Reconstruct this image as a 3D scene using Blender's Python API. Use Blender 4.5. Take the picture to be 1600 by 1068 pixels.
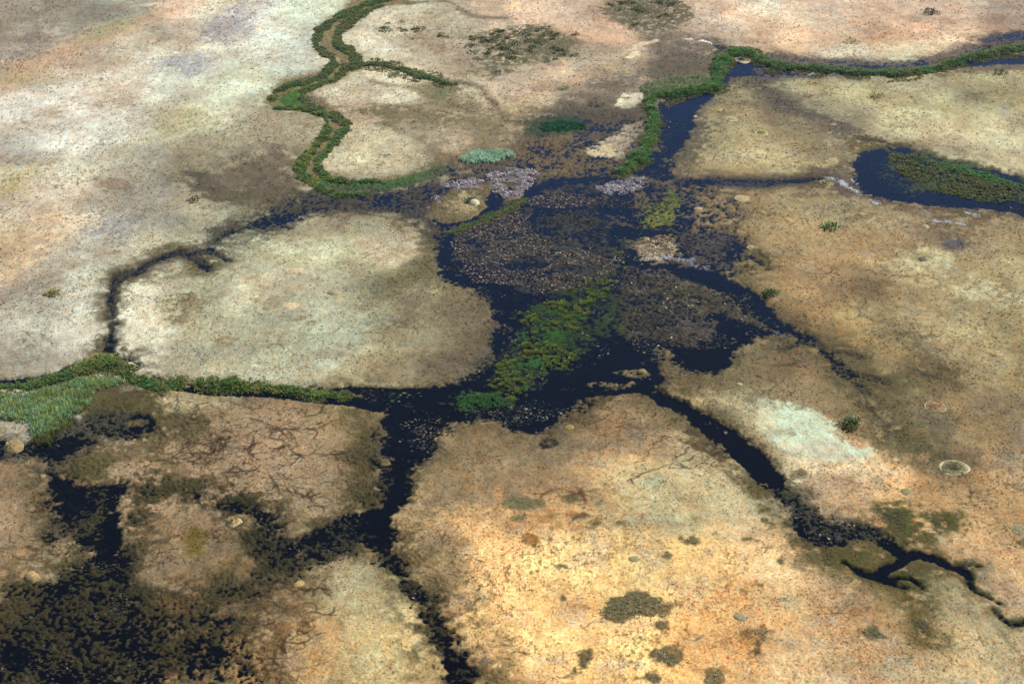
import bpy, math, random
import numpy as np
from mathutils import Vector, Matrix

for o in list(bpy.data.objects):
    bpy.data.objects.remove(o)
SC = bpy.context.scene
COL = SC.collection
R = math.radians
random.seed(7)
RNG = np.random.default_rng(7)

# ------------------------------------------------------------------ camera
H = 200.0                      # flying height in metres
PITCH = 29.0
HFOV = 36.0
W_, H_ = 1600.0, 1068.0
F = (W_ / 2) / math.tan(R(HFOV / 2))
cam = bpy.data.cameras.new('camera')
cam.sensor_width = 36.0
cam.angle = R(HFOV)
cam.clip_start = 1.0
cam.clip_end = 20000.0
camo = bpy.data.objects.new('camera', cam)
COL.objects.link(camo)
camo.location = (0, 0, H)
camo.rotation_euler = (R(90 - PITCH), 0, 0)
SC.camera = camo

# ------------------------------------------------------------------ light
SUN_EL, SUN_AZ = 52.0, 62.0    # azimuth clockwise from +Y (the viewing direction)
world = bpy.data.worlds.new('World')
SC.world = world
world.use_nodes = True
wn = world.node_tree
wn.nodes.clear()
wo = wn.nodes.new('ShaderNodeOutputWorld')
wb = wn.nodes.new('ShaderNodeBackground')
ws = wn.nodes.new('ShaderNodeTexSky')
ws.sky_type = 'NISHITA'
ws.sun_disc = False
ws.sun_elevation = R(SUN_EL)
ws.sun_rotation = R(SUN_AZ)
ws.altitude = 1000.0
ws.dust_density = 0.6
ws.ozone_density = 2.0
wb.inputs['Strength'].default_value = 0.07
wn.links.new(ws.outputs[0], wb.inputs[0])
wn.links.new(wb.outputs[0], wo.inputs[0])
sun = bpy.data.lights.new('sun', 'SUN')
sun.energy = 4.0
sun.angle = R(0.5)
sun.color = (1.0, 0.95, 0.87)
suno = bpy.data.objects.new('sun', sun)
COL.objects.link(suno)
sd = Vector((math.sin(R(SUN_AZ)) * math.cos(R(SUN_EL)), math.cos(R(SUN_AZ)) * math.cos(R(SUN_EL)), math.sin(R(SUN_EL))))
suno.rotation_euler = sd.to_track_quat('Z', 'Y').to_euler()
SC.view_settings.view_transform = 'Standard'
SC.view_settings.look = 'None'
SC.view_settings.exposure = 0.85
SC.view_settings.gamma = 1.0
SC.view_settings.use_curve_mapping = False
PLK = 1.5
EXPK = 0.60                    # colour as photographed -> base colour

# ------------------------------------------------------------------ helpers
SP, CP = math.sin(R(PITCH)), math.cos(R(PITCH))

def at(px, py):
    """survey point: where a point of the photograph lies on the level plain (metres)"""
    u = (px - 800.0) / F
    v = (534.0 - py) / F
    t = H / (SP - v * CP)
    return np.array([u * t, (CP + v * SP) * t])

def pts(poly):
    return np.array([at(p[0], p[1]) for p in poly])

def lin(c):
    c = np.asarray(c, float) / 255.0
    return np.where(c <= 0.04045, c / 12.92, ((c + 0.055) / 1.055) ** 2.4)

def alb(c, k=None):
    return lin(c) * (EXPK if k is None else k)

def hash2(ix, iy, seed):
    n = (ix.astype(np.int64) * 374761393 + iy.astype(np.int64) * 668265263 + seed * 1442695041) & 0x7fffffff
    n = ((n ^ (n >> 13)) * 1274126177) & 0x7fffffff
    n = (n ^ (n >> 16)) & 0xffff
    return n.astype(np.float32) / 65535.0

def vnoise(x, y, seed=0):
    ix = np.floor(x); iy = np.floor(y)
    fx = (x - ix).astype(np.float32); fy = (y - iy).astype(np.float32)
    fx = fx * fx * (3 - 2 * fx); fy = fy * fy * (3 - 2 * fy)
    ix = ix.astype(np.int64); iy = iy.astype(np.int64)
    a = hash2(ix, iy, seed); b = hash2(ix + 1, iy, seed)
    c = hash2(ix, iy + 1, seed); d = hash2(ix + 1, iy + 1, seed)
    return (a + (b - a) * fx) * (1 - fy) + (c + (d - c) * fx) * fy

def fbm(x, y, scale, octs=4, seed=0, gain=0.5):
    """fractal noise, about -1..1"""
    s = 0.0; a = 1.0; tot = 0.0
    ca, sa = math.cos(0.6), math.sin(0.6)
    xx = x / scale; yy = y / scale
    for k in range(octs):
        s = s + a * (vnoise(xx + 17.3 * k, yy - 9.1 * k, seed + k) * 2 - 1)
        tot += a; a *= gain
        xx, yy = (xx * ca - yy * sa) * 2.03, (xx * sa + yy * ca) * 2.03
    return (s / tot * 1.7).astype(np.float32)

def sstep(a, b, x):
    t = np.clip((x - a) / (b - a), 0, 1)
    return t * t * (3 - 2 * t)

def poly_sd(X, Y, P):
    """signed distance in metres, positive inside"""
    n = len(P)
    d2 = np.full(X.shape, 1e12, np.float32)
    inside = np.zeros(X.shape, bool)
    for i in range(n):
        ax, ay = P[i]; bx, by = P[(i + 1) % n]
        ex, ey = bx - ax, by - ay
        wx, wy = X - ax, Y - ay
        t = np.clip((wx * ex + wy * ey) / (ex * ex + ey * ey + 1e-9), 0, 1)
        dx, dy = wx - ex * t, wy - ey * t
        d2 = np.minimum(d2, dx * dx + dy * dy)
        c = ((ay <= Y) & (by > Y)) | ((by <= Y) & (ay > Y))
        if abs(ey) > 1e-9:
            inside ^= c & (X < ax + (Y - ay) / ey * ex)
    d = np.sqrt(d2)
    return np.where(inside, d, -d)

def line_radii(L):
    """ground radius at each vertex of a traced line (x, y, width)"""
    n = len(L); out = []
    for i in range(n):
        a = L[max(i - 1, 0)]; b = L[min(i + 1, n - 1)]
        dx, dy = b[0] - a[0], b[1] - a[1]
        l = math.hypot(dx, dy) or 1
        nx, ny = -dy / l, dx / l
        w = L[i][2] / 2
        p = at(L[i][0] + nx * w, L[i][1] + ny * w); q = at(L[i][0] - nx * w, L[i][1] - ny * w)
        # radius measured across the line on the ground
        u = at(b[0], b[1]) - at(a[0], a[1]); u = u / (np.linalg.norm(u) + 1e-9)
        v = p - q
        out.append(abs(u[0] * v[1] - u[1] * v[0]) / 2)
    return np.array(out)

def line_sd(X, Y, P, rad):
    best = np.full(X.shape, -1e6, np.float32)
    for i in range(len(P) - 1):
        ax, ay = P[i]; bx, by = P[i + 1]
        ex, ey = bx - ax, by - ay
        wx, wy = X - ax, Y - ay
        t = np.clip((wx * ex + wy * ey) / (ex * ex + ey * ey + 1e-9), 0, 1)
        dx, dy = wx - ex * t, wy - ey * t
        r = rad[i] + (rad[i + 1] - rad[i]) * t
        best = np.maximum(best, r - np.sqrt(dx * dx + dy * dy))
    return best

def smooth_line(L, k=4):
    L = [tuple(p) for p in L]
    out = []
    for i in range(len(L) - 1):
        p0 = np.array(L[max(i - 1, 0)], float); p1 = np.array(L[i], float)
        p2 = np.array(L[i + 1], float); p3 = np.array(L[min(i + 2, len(L) - 1)], float)
        for j in range(k):
            t = j / k
            out.append(tuple(0.5 * ((2 * p1) + (-p0 + p2) * t + (2 * p0 - 5 * p1 + 4 * p2 - p3) * t * t + (-p0 + 3 * p1 - 3 * p2 + p3) * t ** 3)))
    out.append(L[-1])
    return out

def tag(o, label=None, cat=None, group=None, kind=None):
    if label: o['label'] = label
    if cat: o['category'] = cat
    if group: o['group'] = group
    if kind: o['kind'] = kind
    return o

def empty(name, loc, label, cat, group=None):
    o = bpy.data.objects.new(name, None)
    o.empty_display_size = 0.5
    COL.objects.link(o)
    o.location = loc
    return tag(o, label, cat, group)

def tri_mesh(name, co, tri, colr=None, smooth=False):
    me = bpy.data.meshes.new(name)
    nv, nf = len(co), len(tri)
    k = tri.shape[1]
    me.vertices.add(nv)
    me.vertices.foreach_set('co', np.asarray(co, np.float32).ravel())
    me.loops.add(nf * k)
    me.loops.foreach_set('vertex_index', np.asarray(tri, np.int32).ravel())
    me.polygons.add(nf)
    me.polygons.foreach_set('loop_start', np.arange(0, nf * k, k, dtype=np.int32))
    if colr is not None:
        a = me.color_attributes.new('tint', 'FLOAT_COLOR', 'POINT')
        c4 = np.ones((nv, 4), np.float32); c4[:, :3] = colr
        a.data.foreach_set('color', c4.ravel())
    me.update(calc_edges=True)
    me.polygons.foreach_set('use_smooth', np.full(nf, smooth))
    me.validate()
    return me

def link(name, me, mat, parent=None):
    if mat is not None:
        me.materials.clear(); me.materials.append(mat)
    o = bpy.data.objects.new(name, me)
    COL.objects.link(o)
    if parent is not None: o.parent = parent
    return o

# ------------------------------------------------------------------ materials
def new_mat(name):
    m = bpy.data.materials.new(name)
    m.use_nodes = True
    nt = m.node_tree
    b = nt.nodes['Principled BSDF']
    return m, nt, b

def nd(nt, typ, **kw):
    n = nt.nodes.new(typ)
    for k, v in kw.items(): setattr(n, k, v)
    return n

def ground_material():
    m, nt, b = new_mat('plain soil and dry grass')
    L = nt.links.new
    at_ = nd(nt, 'ShaderNodeAttribute', attribute_name='tint')
    geo = nd(nt, 'ShaderNodeNewGeometry')
    mpg = nd(nt, 'ShaderNodeMapping'); mpg.inputs['Scale'].default_value = (1, .62, 1); L(geo.outputs['Position'], mpg.inputs['Vector'])
    def noise(scale, det, rough=0.6):
        n = nd(nt, 'ShaderNodeTexNoise'); n.inputs['Scale'].default_value = scale
        n.inputs['Detail'].default_value = det; n.inputs['Roughness'].default_value = rough
        L(mpg.outputs[0], n.inputs['Vector']); return n
    def ramp(src, a, b_, lo, hi):
        r = nd(nt, 'ShaderNodeMapRange'); L(src, r.inputs['Value'])
        for nm, v in (('From Min', a), ('From Max', b_), ('To Min', lo), ('To Max', hi)): r.inputs[nm].default_value = v
        return r.outputs[0]
    def mul(a, b2):
        n = nd(nt, 'ShaderNodeMath', operation='MULTIPLY'); L(a, n.inputs[0]); L(b2, n.inputs[1]); return n.outputs[0]
    grain = ramp(noise(2.2, 5, 0.7).outputs['Fac'], 0.3, 0.7, 0.66, 1.34)
    mott = ramp(noise(0.45, 4).outputs['Fac'], 0.3, 0.7, 0.82, 1.17)
    v = mul(grain, mott)
    hue = noise(0.9, 2)
    # warm / cool shift between straw and grey green tufts
    mixc = nd(nt, 'ShaderNodeMix', data_type='RGBA')
    mixc.inputs['A'].default_value = (1.10, 0.98, 0.84, 1); mixc.inputs['B'].default_value = (0.92, 1.02, 1.06, 1)
    L(ramp(hue.outputs['Fac'], 0.35, 0.65, 0, 1), mixc.inputs['Factor'])
    vm = nd(nt, 'ShaderNodeVectorMath', operation='MULTIPLY'); L(at_.outputs['Color'], vm.inputs[0]); L(mixc.outputs['Result'], vm.inputs[1])
    vs = nd(nt, 'ShaderNodeVectorMath', operation='SCALE'); L(vm.outputs[0], vs.inputs[0]); L(v, vs.inputs['Scale'])
    L(vs.outputs[0], b.inputs['Base Color'])
    b.inputs['Roughness'].default_value = 0.95
    b.inputs['Specular IOR Level'].default_value = 0.15
    bp = nd(nt, 'ShaderNodeBump'); bp.inputs['Strength'].default_value = 0.6; bp.inputs['Distance'].default_value = 0.25
    L(noise(1.6, 4).outputs['Fac'], bp.inputs['Height']); L(bp.outputs[0], b.inputs['Normal'])
    return m

def water_material():
    m, nt, b = new_mat('dark delta water')
    L = nt.links.new
    b.inputs['Base Color'].default_value = (0.0010, 0.0056, 0.027, 1)
    b.inputs['Specular IOR Level'].default_value = 0.4
    b.inputs['Specular Tint'].default_value = (0.5, 0.8, 1.2, 1)
    b.inputs['Roughness'].default_value = 0.07
    b.inputs['IOR'].default_value = 1.333
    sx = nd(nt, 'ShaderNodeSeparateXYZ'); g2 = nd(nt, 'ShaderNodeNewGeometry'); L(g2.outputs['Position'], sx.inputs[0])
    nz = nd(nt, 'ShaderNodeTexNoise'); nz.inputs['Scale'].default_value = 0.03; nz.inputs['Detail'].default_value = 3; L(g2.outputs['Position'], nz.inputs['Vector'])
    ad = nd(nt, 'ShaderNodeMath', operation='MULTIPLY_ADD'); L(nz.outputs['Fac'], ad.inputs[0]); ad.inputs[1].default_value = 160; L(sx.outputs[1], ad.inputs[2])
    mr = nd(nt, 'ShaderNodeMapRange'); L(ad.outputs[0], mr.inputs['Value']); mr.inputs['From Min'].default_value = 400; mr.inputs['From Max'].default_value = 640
    cr = nd(nt, 'ShaderNodeMix', data_type='RGBA'); cr.inputs['A'].default_value = (0.0004, 0.0008, 0.0028, 1); cr.inputs['B'].default_value = (0.002, 0.014, 0.056, 1)  # near black to far blue: sky reflection and haze painted into the colour
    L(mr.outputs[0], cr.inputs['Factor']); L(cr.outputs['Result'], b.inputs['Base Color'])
    # stained shallow water: part of the light reaches the mud below
    tp = nd(nt, 'ShaderNodeBsdfTransparent'); tp.inputs['Color'].default_value = (0.50, 0.52, 0.50, 1)
    mx = nd(nt, 'ShaderNodeMixShader'); mx.inputs[0].default_value = 0.5
    out = [q for q in nt.nodes if q.type == 'OUTPUT_MATERIAL'][0]
    L(b.outputs[0], mx.inputs[1]); L(tp.outputs[0], mx.inputs[2]); L(mx.outputs[0], out.inputs['Surface'])
    geo = nd(nt, 'ShaderNodeNewGeometry')
    n = nd(nt, 'ShaderNodeTexNoise'); n.inputs['Scale'].default_value = 1.3; n.inputs['Detail'].default_value = 3
    mp = nd(nt, 'ShaderNodeMapping'); mp.inputs['Scale'].default_value = (0.6, 1.6, 1)
    L(geo.outputs['Position'], mp.inputs['Vector']); L(mp.outputs[0], n.inputs['Vector'])
    bp = nd(nt, 'ShaderNodeBump'); bp.inputs['Strength'].default_value = 0.25; bp.inputs['Distance'].default_value = 0.08
    L(n.outputs['Fac'], bp.inputs['Height']); L(bp.outputs[0], b.inputs['Normal'])
    return m

def leaf_material(name, rough=0.7, trans=0.4, scale=1.4):
    """tinted leaves: colour attribute varied by noise, with a little light coming through"""
    m, nt, b = new_mat(name)
    L = nt.links.new
    a = nd(nt, 'ShaderNodeAttribute', attribute_name='tint')
    oi = nd(nt, 'ShaderNodeObjectInfo')
    geo = nd(nt, 'ShaderNodeNewGeometry')
    n = nd(nt, 'ShaderNodeTexNoise'); n.inputs['Scale'].default_value = scale; n.inputs['Detail'].default_value = 2
    L(geo.outputs['Position'], n.inputs['Vector'])
    r = nd(nt, 'ShaderNodeMapRange'); L(n.outputs['Fac'], r.inputs['Value'])
    for nm, v in (('From Min', 0.3), ('From Max', 0.7), ('To Min', 0.7), ('To Max', 1.3)): r.inputs[nm].default_value = v
    hs = nd(nt, 'ShaderNodeHueSaturation'); L(a.outputs['Color'], hs.inputs['Color']); L(r.outputs[0], hs.inputs['Value'])
    rr = nd(nt, 'ShaderNodeMapRange'); L(oi.outputs['Random'], rr.inputs['Value'])
    rr.inputs['To Min'].default_value = 0.485; rr.inputs['To Max'].default_value = 0.515
    L(rr.outputs[0], hs.inputs['Hue'])
    L(hs.outputs[0], b.inputs['Base Color'])
    b.inputs['Roughness'].default_value = rough
    b.inputs['Specular IOR Level'].default_value = 0.25
    tr = nd(nt, 'ShaderNodeBsdfTranslucent'); L(hs.outputs[0], tr.inputs['Color'])
    mx = nd(nt, 'ShaderNodeMixShader'); mx.inputs[0].default_value = trans
    out = [q for q in nt.nodes if q.type == 'OUTPUT_MATERIAL'][0]
    L(b.outputs[0], mx.inputs[1]); L(tr.outputs[0], mx.inputs[2]); L(mx.outputs[0], out.inputs['Surface'])
    return m

def soil_material(name):
    m, nt, b = new_mat(name)
    L = nt.links.new
    a = nd(nt, 'ShaderNodeAttribute', attribute_name='tint')
    geo = nd(nt, 'ShaderNodeNewGeometry')
    n = nd(nt, 'ShaderNodeTexNoise'); n.inputs['Scale'].default_value = 2.0; n.inputs['Detail'].default_value = 4
    L(geo.outputs['Position'], n.inputs['Vector'])
    r = nd(nt, 'ShaderNodeMapRange'); L(n.outputs['Fac'], r.inputs['Value'])
    for nm, v in (('From Min', 0.3), ('From Max', 0.7), ('To Min', 0.7), ('To Max', 1.3)): r.inputs[nm].default_value = v
    vs = nd(nt, 'ShaderNodeVectorMath', operation='SCALE'); L(a.outputs['Color'], vs.inputs[0]); L(r.outputs[0], vs.inputs['Scale'])
    L(vs.outputs[0], b.inputs['Base Color'])
    b.inputs['Roughness'].default_value = 0.95
    b.inputs['Specular IOR Level'].default_value = 0.15
    bp = nd(nt, 'ShaderNodeBump'); bp.inputs['Strength'].default_value = 0.5; bp.inputs['Distance'].default_value = 0.15
    L(n.outputs['Fac'], bp.inputs['Height']); L(bp.outputs[0], b.inputs['Normal'])
    return m

M_GROUND = ground_material()
M_WATER = water_material()
M_REED = leaf_material('papyrus green')
M_SHRUB = leaf_material('shrub leaves', trans=0.15)
M_DEAD = leaf_material('dead reeds', trans=0.1)
M_LILY = leaf_material('lily leaves', rough=0.45, trans=0.05)
M_SOIL = soil_material('termite mound soil')
M_WOOD = soil_material('shrub wood')

# ------------------------------------------------------------------ the plain: one sheet, finer where it is seen
#EDIT-RES
ROWS, COLS = 1050, 1600
d_top, d_bot = at(800, -45)[1], at(800, 1115)[1]
inv = np.linspace(1 / d_bot, 1 / d_top, ROWS)
dist = 1 / inv
dist = np.concatenate([[15, 60, 110, 150, 180], dist[dist > 185], [720, 760, 820, 900, 1000, 1200, 1600, 2200, 3200]])
dist = np.unique(dist)
tang = np.linspace(-0.455, 0.455, COLS)
side = np.concatenate([np.linspace(.4565, .72, 150), [0.8, 1.0, 1.4, 2.0, 3.0]])
tang = np.concatenate([-side[::-1], tang, side])
nr, nc = len(dist), len(tang)
DD, TT = np.meshgrid(dist, tang, indexing='ij')
X = (TT * DD).ravel().astype(np.float32); Y = DD.ravel().astype(np.float32)
NV = X.size
nA = fbm(X, Y, 40, 4, 1); nB = fbm(X, Y, 14, 4, 11); nC = fbm(X, Y, 5, 4, 21); nD = fbm(X, Y, 1.7, 3, 31); nE = fbm(X, Y, 0.7, 2, 41)
nF = fbm(X + 300, Y - 77, 9, 5, 51); nG = fbm(X - 90, Y + 40, 3.2, 3, 61)

# ---- soil colour: survey points over the plain, blended by distance
BASE = [
 # top left
 (0,10,168,148,130),(80,30,160,148,128),(150,20,150,148,125),(220,30,165,160,130),(60,80,160,140,125),(10,120,180,150,120),
 (110,95,195,165,135),(200,70,200,175,140),(280,15,215,180,155),(330,20,205,190,165),(400,20,205,200,190),(470,10,200,200,175),
 (200,130,210,190,165),(280,120,210,205,185),(120,160,210,195,175),(40,170,200,190,180),(330,170,205,200,175),(420,80,205,205,190),
 (380,120,205,205,180),(100,220,205,200,185),(30,230,195,185,170),(200,200,200,200,185),(250,190,190,185,140),(300,190,185,180,145),
 (180,250,190,180,150),(30,280,200,185,150),(60,330,195,170,140),(20,380,205,170,120),(90,370,210,180,140),(20,420,200,165,115),
 (350,240,160,150,120),(430,200,175,165,140),(450,220,180,168,140),(260,270,160,148,120),(200,300,165,150,130),(420,290,140,125,100),
 (380,320,150,140,110),(300,320,190,180,150),(240,340,185,180,160),(180,350,165,160,150),(130,390,175,172,150),(260,370,200,195,165),
 (310,360,195,190,160),(60,450,160,145,120),(40,430,185,165,140),(20,480,175,160,135),(80,500,185,175,150),(60,550,190,178,152),(130,470,190,182,158),(130,540,200,190,165),
 (150,440,180,175,150),
 # big pale island
 (240,460,212,208,175),(220,510,220,216,185),(300,430,185,178,145),(280,480,195,190,155),(230,560,200,195,165),(330,500,180,168,135),(300,560,190,182,152),
 (380,420,190,182,150),(420,370,195,190,155),(470,345,185,175,145),(540,335,165,152,125),(430,460,195,182,152),(400,520,185,178,145),(500,400,192,185,150),(560,370,180,172,140),
 (600,380,188,170,140),(640,390,195,180,148),(560,430,180,172,140),(500,470,180,172,145),(540,510,172,170,145),(470,530,182,178,148),(380,570,190,184,155),(480,570,190,184,155),
 (600,450,150,138,108),(600,500,165,155,122),(650,480,140,125,100),(680,500,160,150,115),(720,490,140,125,95),(740,500,125,110,85),(660,540,165,152,118),(600,560,180,170,135),(560,590,170,155,120),(700,560,135,120,100),(660,590,135,120,90),
 (660,430,130,118,90),(680,380,110,100,80),
 # top middle
 (600,50,205,190,165),(580,75,215,208,185),(650,20,195,182,155),(700,40,185,168,145),(760,20,205,180,155),(780,15,220,185,150),(640,70,175,155,130),(700,90,170,150,128),(660,100,190,175,150),
 (820,30,200,175,150),(900,20,190,165,140),(850,60,160,145,115),(900,45,205,170,140),(950,55,215,180,148),(980,30,165,150,120),(1020,20,160,145,125),(1000,75,205,180,150),(940,90,185,165,135),(880,120,195,170,140),(1040,70,150,135,110),
 (600,115,212,200,172),(580,150,200,185,160),(620,150,195,178,150),(680,150,160,148,115),(720,145,180,168,140),(560,170,180,160,135),(640,175,160,142,115),(740,180,165,145,118),(700,200,180,160,132),(800,140,190,168,142),(820,170,170,152,122),
 (570,230,195,182,150),(630,235,190,178,148),(600,255,185,172,142),(530,240,205,192,160),(700,225,170,150,122),(760,215,140,125,100),
 (900,150,175,155,125),(960,130,165,148,120),(1050,100,120,108,90),(920,180,105,92,80),(970,185,95,82,75),(930,215,110,95,78),(900,240,100,85,70),
 (1090,40,190,172,150),(1080,10,200,175,150),
 # top right
 (1150,15,215,185,155),(1180,10,210,200,175),(1250,20,215,190,160),(1200,40,205,180,150),(1300,15,200,178,155),(1380,10,220,185,150),(1450,15,205,175,148),(1540,10,190,165,140),(1590,30,165,140,118),
 (1250,55,225,190,152),(1300,50,200,170,140),(1380,55,222,180,140),(1440,45,220,175,138),(1500,40,205,175,145),(1320,85,220,205,170),(1400,78,212,205,168),(1470,65,215,190,155),(1540,45,180,150,125),
 # right
 (1140,160,178,162,125),(1170,200,188,165,125),(1120,220,175,155,118),(1220,230,185,162,122),(1250,260,185,165,125),(1150,260,178,155,115),(1200,170,135,118,95),
 (1260,135,195,180,140),(1330,145,190,175,135),(1300,170,170,155,122),(1400,140,185,170,130),(1380,170,195,180,140),(1450,165,190,178,138),(1430,200,200,180,142),(1520,140,180,165,125),(1570,130,180,162,122),(1560,190,195,175,138),(1500,220,205,185,148),(1590,240,215,195,160),
 (1560,260,212,192,155),(1230,300,168,148,110),(1160,320,165,142,105),(1280,330,172,148,110),(1230,350,178,148,105),(1300,310,165,142,108),(1380,340,170,145,110),(1200,390,180,150,108),(1330,380,180,145,102),(1280,410,175,142,102),
 (1450,350,165,140,102),(1500,380,165,140,105),(1560,360,180,155,115),(1590,330,190,160,120),(1420,420,178,152,112),(1500,430,178,155,115),(1560,440,180,158,118),(1240,440,172,138,98),(1340,440,155,128,92),(1160,420,160,135,98),
 (1260,490,195,155,105),(1330,500,190,155,105),(1390,500,160,138,100),(1460,480,178,155,115),(1540,470,182,162,122),(1220,540,150,122,88),(1290,520,165,135,95),(1380,540,185,152,105),(1450,540,172,148,108),(1530,530,175,152,112),(1590,520,165,145,105),
 (1360,580,165,140,100),(1440,590,135,115,80),(1510,580,170,145,105),(1580,590,172,148,105),(1260,590,165,132,95),(1200,580,150,125,90),(1310,610,160,132,95),(1140,600,150,130,92),(1090,610,145,125,88),(1150,630,165,148,110),(1370,640,155,132,95),(1430,650,140,122,88),
 (1500,640,172,142,100),(1570,640,172,145,105),(1540,690,168,140,100),(1590,700,168,138,98),(1440,700,150,130,98),(1380,690,165,138,98),(1500,720,160,138,102),(1560,740,170,138,95),(1450,750,172,138,95),(1400,740,205,165,115),(1340,740,218,185,140),
 (1280,760,195,160,120),(1310,790,208,168,118),(1400,790,205,165,112),(1470,790,185,150,105),(1550,790,175,142,98),(1590,770,170,138,95),(1520,850,188,152,108),(1570,870,195,158,112),(1590,920,205,170,122),(1540,900,195,162,118),
 (1200,660,195,180,145),(1230,720,215,195,155),
 # bottom
 (680,700,150,128,92),(740,690,142,120,85),(800,690,135,115,82),(860,710,130,112,82),(720,740,155,132,98),(790,730,150,128,95),(680,780,165,138,98),(740,780,185,152,105),(820,760,165,140,105),(900,680,150,125,92),(960,660,165,138,100),(1000,640,150,128,92),(930,720,165,135,98),
 (1000,690,190,158,112),(1050,690,200,172,122),(1000,740,205,168,115),(1080,730,200,175,130),(1150,760,215,195,148),(1020,780,190,172,125),(960,790,205,175,120),(1100,800,200,185,142),(1180,790,195,180,140),
 (700,830,205,165,112),(800,810,222,178,118),(870,800,200,162,112),(760,870,235,190,128),(680,880,165,138,98),(660,840,185,152,105),(860,860,242,204,136),(930,850,242,202,132),(1000,820,190,170,125),(1040,815,180,165,122),(1100,840,222,190,132),(1160,830,210,182,135),(1200,840,200,175,125),
 (960,880,244,208,136),(1050,890,242,202,132),(820,920,245,200,132),(740,920,225,182,122),(900,940,242,200,132),(1100,930,238,192,125),(1160,900,228,190,135),(1220,900,225,190,135),(1250,860,205,170,122),(1000,990,242,198,130),(900,1000,248,212,140),(820,1000,245,202,132),(760,980,235,195,128),(720,960,185,150,105),
 (860,1050,240,200,135),(960,1050,240,198,130),(1060,1040,240,195,125),(1100,990,242,192,122),(1180,1020,230,188,128),(1250,960,228,188,130),(1240,1000,225,182,122),(1300,930,205,170,122),(1300,980,215,178,125),(1320,1040,222,188,138),(1400,1050,205,175,130),(1250,1050,228,190,135),(1480,1050,190,168,125),(1560,1040,195,168,122),(1340,900,175,148,105),(1380,980,198,165,118),
 (1500,960,175,152,112),(1560,1000,190,165,122),(1470,930,170,150,112),(1450,1000,180,148,105),(1590,1030,200,170,120),(780,1060,205,168,115),
 # bottom left
 (10,770,168,140,108),(50,790,172,142,108),(30,840,170,145,110),(70,860,168,142,108),(20,890,165,138,105),(100,880,150,130,98),
 (230,740,165,138,108),(260,680,165,138,108),(330,680,168,142,112),(420,690,172,142,112),(300,730,168,140,110),(380,740,170,142,112),(460,740,172,145,112),(500,690,168,142,108),(560,660,138,118,82),(570,700,130,112,75),(520,780,165,138,102),(460,780,168,140,108),(400,640,165,138,105),(330,650,165,138,105),(500,640,158,135,98),(300,630,175,160,122),(430,650,172,142,110),
 (230,840,168,140,108),(270,850,168,142,108),(260,880,172,145,108),(230,900,160,135,100),(300,910,165,135,100),(330,860,160,135,102),(370,850,150,128,92),(340,890,150,125,88),
 (440,940,165,140,105),(480,930,170,142,108),(450,980,190,155,108),(480,1030,205,165,112),(420,1050,195,155,105),(520,900,190,175,135),(560,910,188,172,130),(540,950,195,172,125),(570,980,205,180,130),(620,960,205,182,130),(600,900,180,158,112),(640,1010,208,182,128),(560,1040,198,180,132),(500,990,208,170,118),(650,1060,208,185,130),(690,1060,185,158,108),
]
bp_ = np.array([at(b[0], b[1]) for b in BASE], np.float32)
bc_ = np.array([alb(b[2:5]) for b in BASE], np.float32)
for i_, b_ in enumerate(BASE):
    if b_[0] > 1050 and 100 < b_[1] < 720: bc_[i_] *= (.84, .91, .88)
    elif b_[0] < 790 and b_[1] < 620:
        bc_[i_] *= (.97, 1.02, 1.0)
        if b_[0] < 260: bc_[i_] = bc_[i_] * .48 + .52 * bc_[i_].mean() * np.array((1.12, 1.03, .85))
    elif b_[0] < 620 and b_[1] >= 620: bc_[i_] *= (.95, .98, .95)
bc_[bc_[:, 0] > .42] *= (.92, .92, .95)
lum_ = bc_.mean(1, keepdims=True); bc_ *= np.clip((lum_ / .21) ** .22, .85, 1.2)
# nearest-points blend on a coarse field, in metres, with warped positions
wxx = X + nB * 5 + nC * 2; wyy = Y + fbm(X + 50, Y + 50, 16, 4, 71) * 9 + nC * 3
num = np.zeros((NV, 3), np.float32); den = np.full(NV, 1e-9, np.float32)
rad_b = np.array([(b[1]) for b in BASE])
for i in range(len(BASE)):
    s = 9.0 * (bp_[i, 1] / 400.0) ** 1.4
    dx = (wxx - bp_[i, 0]) / s; dy = (wyy - bp_[i, 1]) / (s * 1.7)
    q = dx * dx + dy * dy
    w = 1 / (q * q + 0.02)
    den += w; num += w[:, None] * bc_[i]
C = num / den[:, None]
# blotches of the dry turf: paler grazed ground and darker tussocks
C *= (1 + 0.09 * nB + 0.07 * nC + 0.07 * nD + 0.08 * nE)[:, None]
dark = sstep(0.30, 0.85, nF + .35 * nD) * 0.2
C = C * (1 - dark[:, None]) + dark[:, None] * C * np.array([0.62, 0.62, 0.62], np.float32)
pale = sstep(0.1, 1.0, nG + 0.4 * nB + .2 * nE) * 0.4
C = C * (1 + 0.30 * pale[:, None])
mot = fbm(X + 900, Y * .8 + 30, 11, 4, 131); mot2 = fbm(X - 400, Y * .8 - 500, 22, 4, 141); mot3 = fbm(X, Y, 6, 4, 151)
C *= 1 + (mot * .26)[:, None] * np.array([.75, 1.0, 1.15], np.float32)
C *= 1 + (mot2 * .16)[:, None] * np.array([1.12, 1.0, .86], np.float32)
stain = fbm(X + 60, Y * .75 + 700, 26, 6, 161, .6)            # irregular damp and grazed stains
st = (sstep(.15, .5, stain) * .55)[:, None]
C = C * (1 - st) + st * (C * .45 + .45 * C.mean(1, keepdims=True) * np.array([.78, .72, .56], np.float32))
st2 = (sstep(.2, .65, fbm(X - 800, Y * .75 + 100, 20, 6, 181, .6)) * .5)[:, None]
C = C * (1 + st2 * np.array([.22, .22, .20], np.float32))
gry = (sstep(.25, .8, mot3 + .3 * nD) * .26)[:, None]
C = C * (1 - gry) + gry * (C.mean(1, keepdims=True) * np.array([.72, .72, .66], np.float32))
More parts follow.
